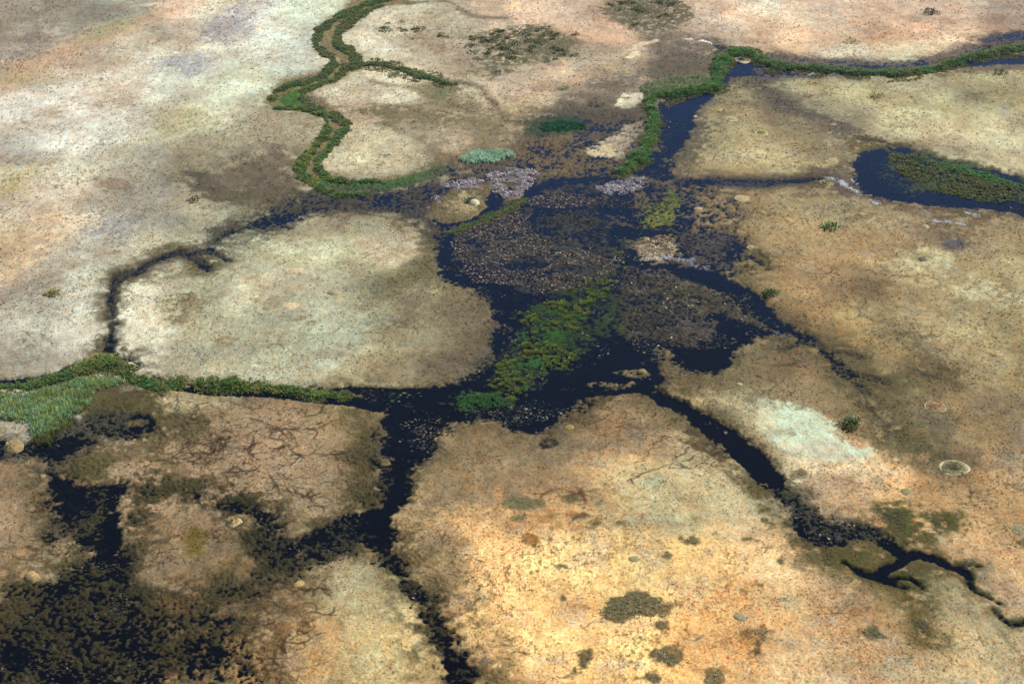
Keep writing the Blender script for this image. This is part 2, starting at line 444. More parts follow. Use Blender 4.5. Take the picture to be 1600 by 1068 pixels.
G = np.full(NV, 0.5, np.float32); AM = np.ones(NV, np.float32); BARE = np.zeros(NV, np.float32)      # ground level above the water, metres (before relief)

def region(shape, pad):
    P = shape['P']
    x0, y0 = P.min(0) - pad; x1, y1 = P.max(0) + pad
    return np.nonzero((X > x0) & (X < x1) & (Y > y0) & (Y < y1))[0]

def brush(kind, geom, color=None, op=1.0, fe=2.0, lev=None, levop=None, rag=1.0, patch=0.0, psc=None, vary=0.15, k=None, am=None, edge=7.0, bare=False):
    """lay one surveyed patch of ground: soil colour and/or ground level. fe: soft edge in m, rag: raggedness of the edge in m,
    patch: 0 solid .. 1 broken up into scraps"""
    if lev is None and color is not None: op = min(1.0, op * 1.25)
    if kind == 'poly':
        P = pts(smooth_line(list(geom) + [geom[0]], 3)[:-1]); rad = None; pad = fe + rag * 2 + 2
    elif kind == 'line':
        L3 = smooth_line(geom, 3)
        P = pts(L3); rad = np.maximum(line_radii(L3), 0.15); pad = rad.max() + fe + rag * 2 + 2
    else:  # ellipse: cx, cy, w, h in the photograph
        cx, cy, w, h = geom
        P = pts([(cx + w / 2 * math.cos(a), cy + h / 2 * math.sin(a)) for a in np.linspace(0, 2 * math.pi, 16, endpoint=False)]); rad = None; pad = fe + rag * 2 + 2
    if lev is not None: pad += edge * 2
    idx = region({'P': P}, pad)
    if idx.size == 0: return
    x, y = X[idx], Y[idx]
    s = line_sd(x, y, P, rad) if rad is not None else poly_sd(x, y, P)
    s = s + rag * (0.8 * nC[idx] + 0.6 * nD[idx] + 0.3 * nB[idx])
    a = sstep(-fe, fe, s)
    if patch > 0:
        pn = {None: 0.6 * nG[idx] + 0.6 * nD[idx], 'fine': nD[idx] * 0.8 + nE[idx] * 0.6, 'big': nF[idx] * 0.7 + nC[idx] * 0.5}[psc]
        a = a * sstep(-0.35, 0.35, pn + 1.1 * (1 - 2 * patch))
    if lev is not None and lev < .3 and edge > 0:
        # sedge and damp soil spread out from the water over the dry ground
        ms = sstep(-edge * (1 + .8 * nB[idx]) - fe, 0.5, s) * sstep(.25, .45, G[idx]) * .75 * sstep(-.75, .35, .8 * nC[idx] + .8 * nD[idx] + .5 * nE[idx])
        mc = alb((88, 78, 46)).astype(np.float32)
        C[idx] = C[idx] * (1 - ms[:, None]) + ms[:, None] * (.5 * mc + .35 * C[idx] ) * (1 + .2 * (nC[idx] + nD[idx]))[:, None]
    if bare: BARE[idx] = np.maximum(BARE[idx], a)
    if am is not None:
        AM[idx] = AM[idx] * (1 - a) + am * a
    if color is not None:
        c = alb(color, k).astype(np.float32)
        aa = (a * op)[:, None]
        vv = (1 + vary * (nC[idx] + nD[idx] + 0.6 * nE[idx]))[:, None]
        C[idx] = C[idx] * (1 - aa) + aa * c * vv
    if lev is not None:
        la = a * (op if levop is None else levop)
        G[idx] = G[idx] * (1 - la) + la * lev

#BRUSHES
exec_brushes = None
WET = (58, 54, 34); WETB = (70, 60, 50); MUD = (40, 36, 34)
OLIVE = (78, 72, 36); GREEN = (60, 74, 34); PURP = (84, 76, 78)

# -- dry-land markings
brush('poly', [(0,100),(60,85),(130,55),(200,35),(260,15),(260,30),(200,55),(150,80),(90,100),(70,120),(20,145),(0,150)], (196,160,125), .5, fe=6, rag=3)
brush('poly', [(125,70),(140,55),(170,38),(205,32),(200,45),(160,62)], (150,152,112), .6, fe=4, rag=3, patch=.3)
brush('poly', [(0,105),(60,110),(80,120),(50,138),(0,135)], (150,150,105), .4, fe=4, rag=4, patch=.5)
brush('poly', [(0,0),(250,0),(180,30),(110,70),(0,95)], (130,120,105), .45, fe=6, rag=5, patch=.5, psc='big')
brush('poly', [(310,50),(340,22),(375,8),(395,15),(385,50),(355,70),(320,66)], (160,155,160), .6, fe=4, rag=4, patch=.3)
brush('poly', [(255,100),(290,85),(330,82),(345,100),(310,118),(270,115)], (152,148,156), .6, fe=4, rag=4, patch=.3)
brush('poly', [(170,345),(210,342),(225,352),(200,370),(160,372),(130,362)], (142,138,140), .5, fe=3, rag=4, patch=.45)
brush('poly', [(240,185),(300,175),(320,182),(270,215),(225,225)], (172,168,118), .4, fe=4, rag=4, patch=.5)
brush('poly', [(0,270),(60,265),(30,300),(0,305)], (175,160,105), .5, fe=4, rag=4)
brush('poly', [(0,360),(80,330),(95,355),(60,400),(0,440)], (205,178,138), .35, fe=6, rag=4)
brush('poly', [(160,285),(215,282),(200,305),(165,300)], (120,100,70), .5, fe=3, rag=3, patch=.3)
brush('poly', [(290,270),(325,270),(345,290),(375,300),(400,296),(395,312),(350,318),(310,300)], (56,54,46), .85, fe=3, rag=3, patch=.2)
brush('poly', [(340,300),(390,300),(370,315),(345,312)], (72,80,45), .6, fe=2, rag=2)
brush('poly', [(380,160),(440,170),(500,180),(500,215),(470,240),(465,262),(420,255),(380,215)], (155,142,115), .6, fe=8, rag=5)
brush('poly', [(390,235),(455,230),(470,275),(500,310),(440,335),(380,330),(300,300),(330,260)], (96,86,70), .7, fe=8, rag=6, patch=.3, psc='big')
brush('poly', [(180,235),(300,215),(380,195),(400,235),(300,262),(200,280)], (130,125,110), .4, fe=8, rag=5, patch=.4)
brush('poly', [(260,470),(300,465),(310,490),(280,510),(268,500)], (110,95,65), .55, fe=2, rag=3, patch=.4)
brush('poly', [(190,420),(250,410),(300,425),(260,440),(210,440)], (110,105,80), .5, fe=3, rag=4, patch=.4)
brush('poly', [(540,440),(600,430),(620,450),(600,470),(580,465)], (110,110,85), .45, fe=3, rag=3)
brush('poly', [(590,440),(640,420),(672,385),(690,390),(680,430),(640,450),(605,470)], (112,105,75), .75, fe=3.5, rag=2)
brush('poly', [(600,490),(640,478),(700,470),(760,480),(770,510),(750,540),(700,560),(640,600),(560,610),(600,560),(680,520)], (118,104,80), .5, fe=6, rag=4)
brush('poly', [(535,300),(620,310),(690,350),(690,380),(640,355),(560,330),(450,340)], (86,78,64), .75, fe=6, rag=4)
brush('poly', [(660,575),(680,585),(740,570),(770,530),(775,500),(745,520),(720,545)], (98,86,68), .7, fe=4, rag=3)
for p in [(590,490,30,10),(620,540,26,10),(520,555,30,8),(420,480,30,10),(350,540,40,12),(480,500,40,12)]:
    brush('ell', p, (120,108,82), .5, fe=2, rag=3, patch=.4)
# top middle meadow
brush('poly', [(560,40),(590,20),(600,30),(570,60),(565,80),(580,95),(640,110),(700,122),(690,130),(620,115),(565,95),(545,75)], (215,205,180), .6, fe=4, rag=2)
brush('poly', [(735,60),(790,42),(860,45),(910,60),(900,85),(860,95),(820,105),(770,122),(740,110),(755,90)], (98,94,66), .8, fe=5, rag=5, patch=.35, psc='fine')
brush('poly', [(935,12),(980,0),(1060,0),(1085,30),(1060,45),(1000,50),(955,30)], (98,92,70), .8, fe=4, rag=4, patch=.3, psc='fine')
brush('poly', [(580,45),(640,35),(740,45),(720,60),(640,60),(600,65)], (140,128,100), .45, fe=4, rag=4, patch=.4)
brush('poly', [(1000,50),(1110,60),(1130,80),(1110,110),(1040,120),(960,150),(880,160),(920,130),(1010,100)], (95,86,78), .6, fe=6, rag=5, patch=.35)
brush('poly', [(865,45),(930,48),(985,65),(960,75),(900,60)], (215,178,145), .5, fe=3, rag=2)
brush('line', [(615,3,5),(640,8,5),(680,4,4),(705,6,6),(722,18,8),(745,28,6),(790,30,4)], (118,106,85), .75, fe=1.5, rag=1.5)
brush('line', [(695,130,8),(730,134,8),(752,140,9),(762,155,10),(775,170,10),(790,182,12)], (112,100,78), .7, fe=2, rag=2)
brush('poly', [(680,120),(700,130),(705,150),(690,160),(672,150)], (95,102,65), .75, fe=3, rag=3)
brush('line', [(560,105,5),(565,120,6),(590,132,8),(640,138,8),(660,150,10),(700,165,12),(740,175,10)], (120,114,85), .6, fe=2, rag=2)
brush('line', [(600,195,5),(630,210,7),(655,220,10),(680,240,14)], (110,105,78), .65, fe=2.5, rag=2)
brush('line', [(640,195,4),(690,190,5),(730,190,7),(755,195,8)], (118,104,70), .65, fe=1.5, rag=2)
brush('poly', [(540,175),(600,165),(650,170),(720,185),(680,195),(600,190)], (112,102,72), .7, fe=4, rag=4, patch=.4)
brush('poly', [(680,130),(740,150),(790,185),(760,215),(700,205),(660,185),(640,160)], (120,110,80), .6, fe=4, rag=4, patch=.4)
brush('poly', [(560,175),(600,170),(620,190),(590,200)], (104,100,66), .6, fe=3, rag=4, patch=.5, psc='fine')
for p in [(615,118,60,16),(525,148,40,14),(625,155,70,16)]: brush('ell', p, (220,212,182), .6, fe=3, rag=3)
brush('poly', [(508,250),(530,225),(570,208),(620,212),(650,230),(640,252),(600,268),(550,272),(520,268)], (196,184,150), .6, fe=4, rag=2)
brush('ell', (575,250,60,10), (215,210,175), .5, fe=2, rag=3)
# sand bars
brush('poly', [(957,156),(975,150),(1008,148),(1004,162),(985,172),(962,168)], (220,212,182), .95, fe=.8, rag=2.2, patch=.2, bare=True)
brush('poly', [(915,232),(945,222),(975,205),(1005,190),(1008,200),(990,225),(975,245),(940,243)], (170,155,130), .85, fe=2, rag=2.5, patch=.2)
brush('poly', [(980,92),(990,78),(998,72),(994,90)], (228,210,175), .9, fe=1, rag=1)
brush('line', [(995,72,4),(1018,68,4),(1025,65,3)], (222,200,165), .7, fe=1, rag=1)
# right-hand country
brush('line', [(1185,130,36),(1215,155,34),(1260,180,30),(1310,205,34),(1350,228,30)], (84,76,66), .85, fe=7, rag=5, patch=.2)
brush('poly', [(1190,175),(1260,190),(1330,235),(1340,275),(1290,280),(1270,250),(1215,215)], (122,108,82), .55, fe=6, rag=5, patch=.3)
brush('poly', [(1320,215),(1350,210),(1380,225),(1370,242),(1335,240)], (110,100,55), .7, fe=3, rag=3, patch=.25)
brush('line', [(1345,218,8),(1400,228,9),(1460,248,9),(1530,265,9),(1610,285,9)], (78,66,56), .85, fe=1.5, rag=1.5)
brush('line', [(1250,292,14),(1300,290,16),(1340,305,18),(1400,322,18),(1480,330,20),(1560,335,18),(1610,340,14)], (95,80,66), .75, fe=3.5, rag=3, patch=.2)
brush('poly', [(1430,330),(1500,330),(1560,345),(1540,370),(1490,395),(1460,380)], (100,84,64), .6, fe=4, rag=5, patch=.45)
brush('ell', (1488,386,34,16), (88,84,86), .8, fe=2, rag=2)
brush('poly', [(1320,325),(1375,328),(1360,350),(1325,352)], (98,88,64), .55, fe=4, rag=4, patch=.35)
brush('poly', [(1330,450),(1370,440),(1385,455),(1345,462)], (95,80,52), .6, fe=2.5, rag=4, patch=.45)
brush('poly', [(1320,435),(1350,436),(1380,450),(1360,470),(1330,470)], (105,90,60), .5, fe=4, rag=4, patch=.4)
brush('poly', [(1300,420),(1350,425),(1370,450),(1300,470),(1240,460)], (130,108,80), .4, fe=6, rag=5, patch=.4)
brush('poly', [(1470,470),(1530,465),(1520,490),(1490,495)], (112,102,72), .5, fe=4, rag=4, patch=.3)
brush('poly', [(1400,520),(1440,530),(1470,560),(1500,580),(1480,600),(1430,590),(1400,560)], (100,90,58), .55, fe=5, rag=5, patch=.4)
brush('line', [(1300,540,30),(1340,570,44),(1365,610,50),(1385,650,50),(1420,690,60),(1470,715,50)], (82,76,48), .75, fe=7, rag=5, patch=.2)
brush('line', [(1425,580,6),(1445,588,10),(1462,592,6)], (60,60,48), .85, fe=1.2, rag=1)
brush('poly', [(1390,580),(1450,590),(1500,575),(1480,610),(1400,610)], (98,90,58), .6, fe=5, rag=5, patch=.3)
brush('poly', [(1195,440),(1230,450),(1260,500),(1240,510),(1200,480)], (130,108,78), .4, fe=5, rag=4)
brush('poly', [(1180,545),(1230,520),(1290,550),(1310,580),(1250,580),(1190,580)], (125,102,75), .4, fe=5, rag=5, patch=.3)
brush('poly', [(1030,560),(1120,580),(1190,540),(1200,560),(1130,620),(1060,620)], (112,96,66), .5, fe=6, rag=4)
brush('line', [(1400,385,3),(1390,362,0.1)], None)
brush('ell', (1440,410,90,34), (190,182,140), .8, fe=4, rag=3)
brush('ell', (1438,404,34,14), (140,132,90), .7, fe=2, rag=1)
brush('poly', [(1490,440),(1560,450),(1580,470),(1530,475),(1500,465)], (195,188,150), .6, fe=4, rag=5, patch=.3)
# pale clay pan
brush('poly', [(1184,655),(1222,636),(1262,644),(1298,665),(1308,688),(1352,702),(1356,718),(1305,728),(1250,720),(1212,706),(1190,682)], (202,214,184), 1, fe=1.6, rag=2.2, vary=.03, bare=True)
brush('poly', [(1235,700),(1290,690),(1320,705),(1310,722),(1265,722)], (196,192,166), .8, fe=2, rag=2, vary=.03, bare=True)
brush('poly', [(1180,675),(1210,695),(1240,715),(1290,725),(1350,718),(1400,735),(1370,750),(1310,745),(1240,735),(1195,705)], (230,208,165), .7, fe=4, rag=4, patch=.2)
brush('poly', [(1208,670),(1260,672),(1250,682),(1215,684)], (150,140,110), .5, fe=1.5, rag=2, patch=.35)
brush('line', [(1315,708,4),(1325,716,8),(1332,724,5)], (150,120,88), .6, fe=1, rag=1)
brush('poly', [(1105,610),(1150,625),(1200,645),(1190,660),(1150,645),(1110,630)], (190,176,135), .5, fe=4, rag=3)
brush('poly', [(1290,745),(1360,745),(1390,755),(1340,768),(1295,758)], (130,112,84), .5, fe=3, rag=4, patch=.4)
brush('ell', (1255,743,22,10), (120,108,82), .6, fe=1.5, rag=1.5)
# bottom centre
brush('poly', [(640,700),(720,668),(800,680),(860,690),(880,750),(800,780),(700,780),(650,770)], (132,112,80), .5, fe=8, rag=5)
brush('poly', [(960,740),(1060,720),(1150,750),(1170,790),(1100,820),(1010,825),(950,800)], (196,182,138), .5, fe=7, rag=5)
brush('line', [(1020,745,16),(1050,765,20),(1085,790,18),(1100,800,8)], (158,135,95), .6, fe=4, rag=3)
brush('ell', (1025,757,30,14), (170,175,140), .7, fe=2, rag=1.5)
brush('ell', (1150,733,24,12), (178,178,140), .7, fe=1.5, rag=1)
brush('ell', (1186,799,36,14), (150,155,118), .7, fe=2, rag=1.5)
brush('ell', (1020,812,60,16), (150,155,128), .5, fe=3, rag=3)
for p in [(810,790,34,16),(825,788,50,10),(892,782,26,16),(935,788,26,14),(928,820,20,9),(812,812,22,8),(870,806,20,8),(905,808,18,8),(972,820,18,8)]:
    brush('ell', p, (105,98,66), .75, fe=1.2, rag=1.5)
brush('poly', [(805,840),(835,835),(860,855),(875,870),(850,868),(820,855)], (130,85,42), .7, fe=1, rag=2.5, patch=.55)
brush('line', [(908,770,3),(914,785,4),(913,800,4),(916,806,2)], (120,75,38), .7, fe=.6, rag=.8)
brush('poly', [(830,800),(900,795),(950,800),(940,815),(850,840),(800,835)], (140,100,55), .5, fe=3, rag=3, patch=.6)
brush('line', [(840,785,2.5),(855,772,2.5),(880,768,2.5),(910,778,2.5)], (110,80,48), .7, fe=.4, rag=.4)
for (cx, cy, w, h) in [(990,945,95,44),(955,955,50,26),(1025,950,60,26),(990,930,50,30),(965,968,60,10),(1044,1029,46,26),(1112,1062,34,24),(1176,993,40,20),(1363,993,42,32),(1041,867,18,16),(1081,848,28,12),(1060,905,16,6),(1172,925,30,12),(1185,915,16,8),(1033,980,12,10),(1020,1062,10,8),(968,1060,16,10),(1190,1000,30,8),(880,940,12,10),(980,1062,30,6),(1170,845,30,14),(1196,815,18,14),(1290,960,20,6),(1220,880,14,10),(1225,820,16,10),(1200,798,12,10),(1598,850,10,10),(1190,875,20,8),(915,1032,18,10),(985,842,22,6),(880,886,20,8)]:
    brush('ell', (cx, cy, w, h), (104,94,62), .85, fe=.9, rag=2.0)
brush('poly', [(1040,900),(1180,910),(1190,960),(1120,970),(1060,960)], (215,150,85), .35, fe=6, rag=4, patch=.4)
brush('poly', [(1090,980),(1160,990),(1180,1040),(1090,1030)], (225,165,95), .4, fe=6, rag=4, patch=.3)
brush('poly', [(1020,1000),(1200,900),(1230,1010),(1140,1060)], (110,70,35), .55, fe=3, rag=3, patch=.9, psc='fine')
brush('poly', [(1250,860),(1340,890),(1360,930),(1300,950),(1260,900)], (170,150,120), .4, fe=5, rag=5, patch=.4)
brush('ell', (1242,940,40,14), (165,168,135), .6, fe=2, rag=2)
brush('ell', (1395,1045,40,16), (165,160,130), .6, fe=3, rag=3)
brush('ell', (1320,1045,50,20), (150,135,95), .45, fe=3, rag=3)
# lower right grey green wash
brush('poly', [(1430,885),(1480,900),(1520,930),(1570,970),(1600,985),(1600,1000),(1560,1010),(1590,1050),(1550,1060),(1520,985),(1460,945),(1430,910)], (168,156,118), .6, fe=4, rag=3)
brush('poly', [(1525,890),(1550,890),(1540,905),(1520,902)], (150,148,118), .6, fe=2, rag=2)
brush('poly', [(1555,955),(1600,965),(1600,978),(1570,978)], (165,160,125), .6, fe=2, rag=2)
brush('line', [(1515,918,8),(1535,928,8),(1552,938,6),(1562,944,3)], (78,76,36), .95, fe=1.2, rag=1)
brush('line', [(1552,955,4),(1565,968,5),(1582,976,6),(1605,974,6)], (66,56,32), .95, fe=.8, rag=.6)
brush('line', [(1505,932,2),(1530,955,2),(1560,985,2),(1580,1012,3),(1600,1030,3)], (120,110,80), .6, fe=.6, rag=.6)
brush('poly', [(1363,785),(1405,793),(1470,800),(1514,807),(1505,833),(1461,838),(1450,850),(1427,860),(1390,845),(1365,822)], (80,78,34), .9, fe=3, rag=3, patch=.2)
brush('poly', [(1370,800),(1400,800),(1410,820),(1385,822)], (66,66,46), .6, fe=2, rag=2)
brush('ell', (1465,820,40,14), (58,62,26), .6, fe=2, rag=2)
brush('poly', [(1260,840),(1330,840),(1400,862),(1470,880),(1465,905),(1450,960),(1455,1010),(1425,1005),(1395,965),(1355,930),(1315,905),(1275,872)], (84,82,36), .95, fe=5, rag=3, patch=.15)
brush('poly', [(1395,915),(1450,915),(1445,960),(1440,1000),(1425,1000),(1405,955)], (72,72,30), .7, fe=3, rag=3, patch=.35)
brush('ell', (1438,978,24,18), (52,60,48), .7, fe=1.5, rag=1.5)
brush('poly', [(1340,905),(1400,930),(1420,1000),(1330,960)], (160,128,85), .45, fe=4, rag=4, patch=.4)
# mid left islands
brush('poly', [(200,690),(300,660),(400,640),(520,650),(560,680),(560,760),(520,800),(450,800),(360,780),(250,770)], (168,140,108), .35, fe=8, rag=5, patch=.4)
brush('poly', [(560,640),(600,655),(602,700),(615,720),(600,760),(590,790),(540,800),(530,760),(555,700)], (70,64,34), .9, fe=5, rag=4, lev=.25)
brush('poly', [(455,770),(520,740),(530,770),(500,800),(460,800)], (150,132,98), .4, fe=4, rag=4)
brush('poly', [(110,720),(150,705),(180,720),(170,760),(145,765),(120,745)], (78,74,36), .9, fe=3, rag=3, lev=.22)
brush('poly', [(190,755),(260,750),(330,760),(380,775),(420,790),(400,800),(330,790),(250,790),(200,800)], (60,56,28), .9, fe=3, rag=4, patch=.15, lev=.24)
brush('poly', [(290,825),(318,820),(322,850),(310,870),(288,865)], (112,96,42), .85, fe=1.5, rag=1.5)
brush('poly', [(380,810),(420,830),(440,900),(480,890),(470,915),(420,925),(350,950),(300,960),(330,920),(380,890),(395,850)], (56,52,26), .95, fe=5, rag=4, lev=.13)
brush('poly', [(200,800),(225,800),(220,850),(230,900),(300,930),(400,950),(380,1000),(250,1000),(180,950),(190,870)], (56,52,27), .95, fe=5, rag=4, patch=.08, lev=.16)
brush('poly', [(-20,915),(60,905),(110,890),(180,890),(200,940),(300,970),(400,990),(415,1030),(390,1080),(-20,1080)], (58,52,26), .95, fe=5, rag=4, lev=.13)
brush('poly', [(60,990),(180,970),(330,1010),(300,1060),(100,1050)], (160,132,92), .6, fe=3, rag=3, patch=.6)
brush('poly', [(250,1030),(400,1010),(420,1068),(250,1068)], (165,132,88), .6, fe=3, rag=3, patch=.5)
brush('poly', [(385,955),(430,950),(440,990),(420,1010),(400,1000)], (96,78,45), .6, fe=3, rag=3, patch=.5)
brush('poly', [(420,930),(500,925),(510,960),(440,1060),(410,1068),(400,980)], (110,80,50), .5, fe=4, rag=4, patch=.6)
brush('poly', [(250,940),(300,935),(290,955),(262,955)], (120,90,56), .35, fe=2.5, rag=2, patch=.3)
brush('poly', [(180,640),(250,625),(300,640),(330,670),(280,690),(190,690),(150,680)], (84,76,46), .9, fe=4, rag=3, patch=.15, lev=.22)
brush('poly', [(120,600),(200,595),(250,620),(250,650),(180,660),(120,650)], (84,76,44), .9, fe=3, rag=3)
brush('poly', [(258,608),(300,605),(330,620),(345,635),(300,645),(262,640)], (182,166,128), .8, fe=2.5, rag=2)
brush('line', [(262,607,6),(285,606,7),(308,612,5)], (226,218,200), .9, fe=.8, rag=.6)
brush('line', [(216,575,4),(232,580,8),(252,587,5)], (224,214,192), .95, fe=.6, rag=.6)
brush('poly', [(110,565),(140,545),(165,545),(150,570)], (130,118,88), .5, fe=3, rag=3)
brush('poly', [(190,550),(225,545),(225,560),(200,562)], (100,92,62), .6, fe=2, rag=2)
brush('line', [(0,860,3),(15,858,4),(40,856,6),(55,862,6),(75,864,4)], (80,70,44), .8, fe=1, rag=.8)
# south channel banks
brush('line', [(600,860,40),(630,895,56),(660,940,66),(690,990,64),(715,1040,64),(735,1075,70)], (58,54,26), .95, fe=5, rag=4, lev=.18)
brush('poly', [(640,870),(690,880),(700,920),(660,900)], (128,104,70), .5, fe=4, rag=3)
brush('poly', [(500,880),(560,872),(590,890),(600,940),(560,960),(510,940)], (190,176,135), .45, fe=5, rag=4)
brush('poly', [(530,895),(580,890),(575,930),(540,930)], (176,174,140), .4, fe=3, rag=3)
brush('poly', [(460,900),(520,885),(560,875),(520,905),(500,930),(480,925)], (125,104,74), .5, fe=4, rag=3)

# -- thin game trails and drainage cracks, branching
def veins(px, py, ang, n, seed, width=2.6, step=7, color=(60, 48, 30), op=.7, br=.4):
    rng = random.Random(seed)
    todo = [(px, py, ang, n, width * .8)]
    while todo:
        x, y, a, k, w = todo.pop()
        ln = [(x, y, w)]
        for i in range(k):
            a += rng.uniform(-.75, .75)
            x += math.cos(a) * step; y += math.sin(a) * step * .6
            ln.append((x, y, w * (1 - .6 * (i + 1) / k) * rng.uniform(.6, 1.5)))
            if rng.random() < br and k > 3 and len(todo) < 6:
                todo.append((x, y, a + rng.choice((-1, 1)) * rng.uniform(.6, 1.3), max(2, (k - i) // 2), w * .8))
        if len(ln) > 1: brush('line', ln, color, op, fe=.22, rag=.14, vary=.1)
V_ = [(390,655,.2,9,3.5),(440,672,0,8,4),(470,655,-.4,6,3),(415,640,.8,7,3),(300,712,.1,8,2.5),(455,715,.1,9,3),(420,745,.5,7,3),(500,772,2.6,8,3.5),(270,668,-.2,6,2.5),(380,700,1,6,2.5),
 (235,725,-.5,7,2.5),(520,760,-.8,5,3),(340,745,.2,7,2.5),(480,795,.3,4,3),(330,680,.3,8,2),(300,650,0,6,2.5),(20,870,.1,6,2.5),(40,800,-.2,6,2),(70,830,.4,5,2),(240,850,-.3,6,2.5),(280,905,.2,6,2.5),(230,880,.5,5,2.5),(340,850,.5,5,2.5),
 (1210,600,.5,7,2),(1250,545,.1,6,2),(1330,560,.4,9,2),(1480,560,.4,7,2),(1225,590,.9,8,1.8),(1300,600,.3,5,1.6),(1060,692,.3,8,2.6),(1075,700,.9,6,2.4),(1090,695,-.3,6,2.4),(1110,710,.4,7,2.4),(1050,680,1.2,5,2),
 (640,850,-.5,8,2.2),(690,860,-.9,6,2),(740,890,.9,8,1.6),(700,865,.2,7,2.2),(820,870,.2,6,3),(835,858,-.2,6,3),(1180,930,.5,5,2.4),(1130,880,.6,5,2.4),(1090,910,.4,6,2.4),(910,790,1.3,5,2.4),(860,770,.1,9,1.8),(660,790,.6,6,2.2),
 (1200,830,.1,6,2),(1500,790,.5,6,2),(1540,800,.4,6,2),(1480,870,.1,4,2.4),(1560,850,.1,4,3),(1320,500,.4,8,1.8),(1400,525,.5,8,1.8),(1260,430,.2,6,2),(1190,420,-.3,6,2),(1345,440,.3,8,2.4),
 (180,395,-.1,8,1.8),(380,560,-.1,6,2),(260,530,0,6,2),(420,545,-.2,6,2),(560,520,.2,6,2),(610,500,.8,5,2),(30,520,-.3,6,2),(60,490,-.3,6,2),(250,460,0,9,1.6),(205,460,.1,6,1.6),(430,205,1.4,6,2),(390,215,.2,6,2),
 (1060,1000,.5,5,2.6),(1000,975,1.2,5,2.4),(905,985,.1,4,2.4),(960,1050,.1,6,2.4),(1180,1000,.2,6,3),(1260,930,-.2,6,2.4),(1300,960,.3,5,2.4),(1240,890,.1,6,2.4),(870,1060,.1,5,2.2),(780,1010,.1,5,1.8),(700,940,.3,5,2.2),
 (450,930,.1,6,3),(420,960,.6,7,3),(440,1000,.4,6,3),(480,960,.1,5,2.4),(400,1030,0,6,3),(460,1050,-.2,5,2.4),
 (1400,200,.2,6,1.8),(1500,140,.4,6,1.8),(1290,165,.3,6,1.8),(1250,150,.4,6,1.8),(720,70,.4,6,1.8),(680,85,.3,6,1.6),(630,60,.2,6,1.6),(900,100,.1,6,1.8)]
for i, v in enumerate(V_):
    near = v[1] > 640 and v[0] < 620 or 1040 < v[0] < 1120 and 670 < v[1] < 720
    for q in range(3 if near else 1):
        veins(v[0] + 37 * q * math.cos(i + q), v[1] + 17 * q * math.sin(i + q), v[2] + q, int(v[3] * 1.8), 500 + i + 100 * q, v[4] * (1 - .25 * q), op=.58 if near else .38)

# -- wet ground, marsh and open water
# upper loop channel bed
brush('line', [(600,0,26),(565,10,26),(535,35,30),(510,58,30),(522,75,30),(540,90,28),(535,108,26),(500,124,26),(455,138,28),(440,155,34),(480,163,28),(512,178,26),(522,195,26),(508,222,24),(488,248,26),(490,272,26),(530,290,22),(590,290,20),(640,282,20),(690,265,20)], (122,108,72), .95, fe=2, rag=.8, lev=.25)
brush('poly', [(432,155),(445,145),(470,140),(485,165),(460,170),(438,165)], (62,102,42), .95, fe=2, rag=1, lev=.3)
brush('line', [(440,150,6),(465,136,8),(490,130,6)], (128,118,62), .8, fe=1, rag=.8)
brush('line', [(505,285,14),(540,293,16),(590,292,18),(640,284,18),(690,266,18)], (66,96,50), .95, fe=2, rag=1.2)
brush('line', [(690,268,14),(740,262,20),(800,258,20)], (70,66,62), .7, fe=3, rag=3, lev=.15)
# brown wet flats between loop and lake
brush('poly', [(500,300),(560,303),(640,290),(700,270),(800,225),(840,180),(900,165),(960,175),(1010,165),(1010,240),(980,275),(1060,290),(1000,300),(900,300),(830,310),(770,350),(690,370),(650,335),(580,312)], (82,74,64), .9, fe=6, rag=4, lev=.1, am=.9, edge=3)
brush('poly', [(820,190),(860,180),(910,185),(920,200),(880,212),(830,210)], (46,66,48), .85, fe=3, rag=2.5, lev=.2)
brush('ell', (880,198,60,14), (30,72,48), .7, fe=2, rag=2)
brush('poly', [(790,230),(870,215),(960,225),(980,260),(900,285),(830,262)], (104,88,64), .7, fe=4, rag=4, patch=.25)
brush('poly', [(1010,100),(1100,95),(1125,80),(1110,60),(1140,75),(1120,110),(1020,130)], (90,84,66), .5, fe=4, rag=3)
brush('poly', [(900,250),(950,240),(1000,262),(1040,285),(1000,295),(930,278)], (92,80,64), .5, fe=4, rag=3, patch=.3)
brush('poly', [(915,234),(945,222),(975,205),(1003,190),(1006,202),(990,225),(975,245),(940,245)], (176,162,138), .9, fe=1.5, rag=3, patch=.25, lev=.3)
brush('poly', [(920,240),(950,228),(960,240),(940,248)], (196,180,144), .8, fe=1, rag=2, patch=.2)
for g in [[(930,205,10),(945,200,18),(955,210,10)], [(905,255,6),(925,250,8),(940,248,5)], [(855,262,6),(870,258,8)], [(925,165,6),(940,168,5)]]:
    brush('line', g, None, lev=-.15, fe=1.5, rag=2, op=.9)
# west channel from the plain to the reed bank
WCH = [(170,560,20),(175,520,15),(176,490,12),(173,470,12),(180,445,13),(190,433,13),(215,425,10),(235,412,12),(265,400,12),(285,396,10),(310,410,12),(326,426,7)]
brush('line', [(a, b, c + 14) for a, b, c in WCH], (98,90,68), .75, fe=2.5, rag=2)
brush('line', WCH, (50,48,44), .95, fe=1, rag=1, lev=.02)
brush('line', [(300,398,6),(325,394,13),(340,400,9),(357,409,6)], (54,52,50), .95, fe=1, rag=.8, lev=-.1)
brush('line', [(325,393,10),(342,374,20),(368,362,22),(400,352,30),(440,338,40),(480,322,46),(520,314,40),(580,316,36),(640,328,34),(690,362,32)], (64,60,54), .92, fe=4.5, rag=3.5, lev=.05)
brush('poly', [(610,300),(680,285),(700,300),(660,335),(690,360),(650,345),(600,320)], (56,56,58), .9, fe=4, rag=3, lev=.0, am=.8)
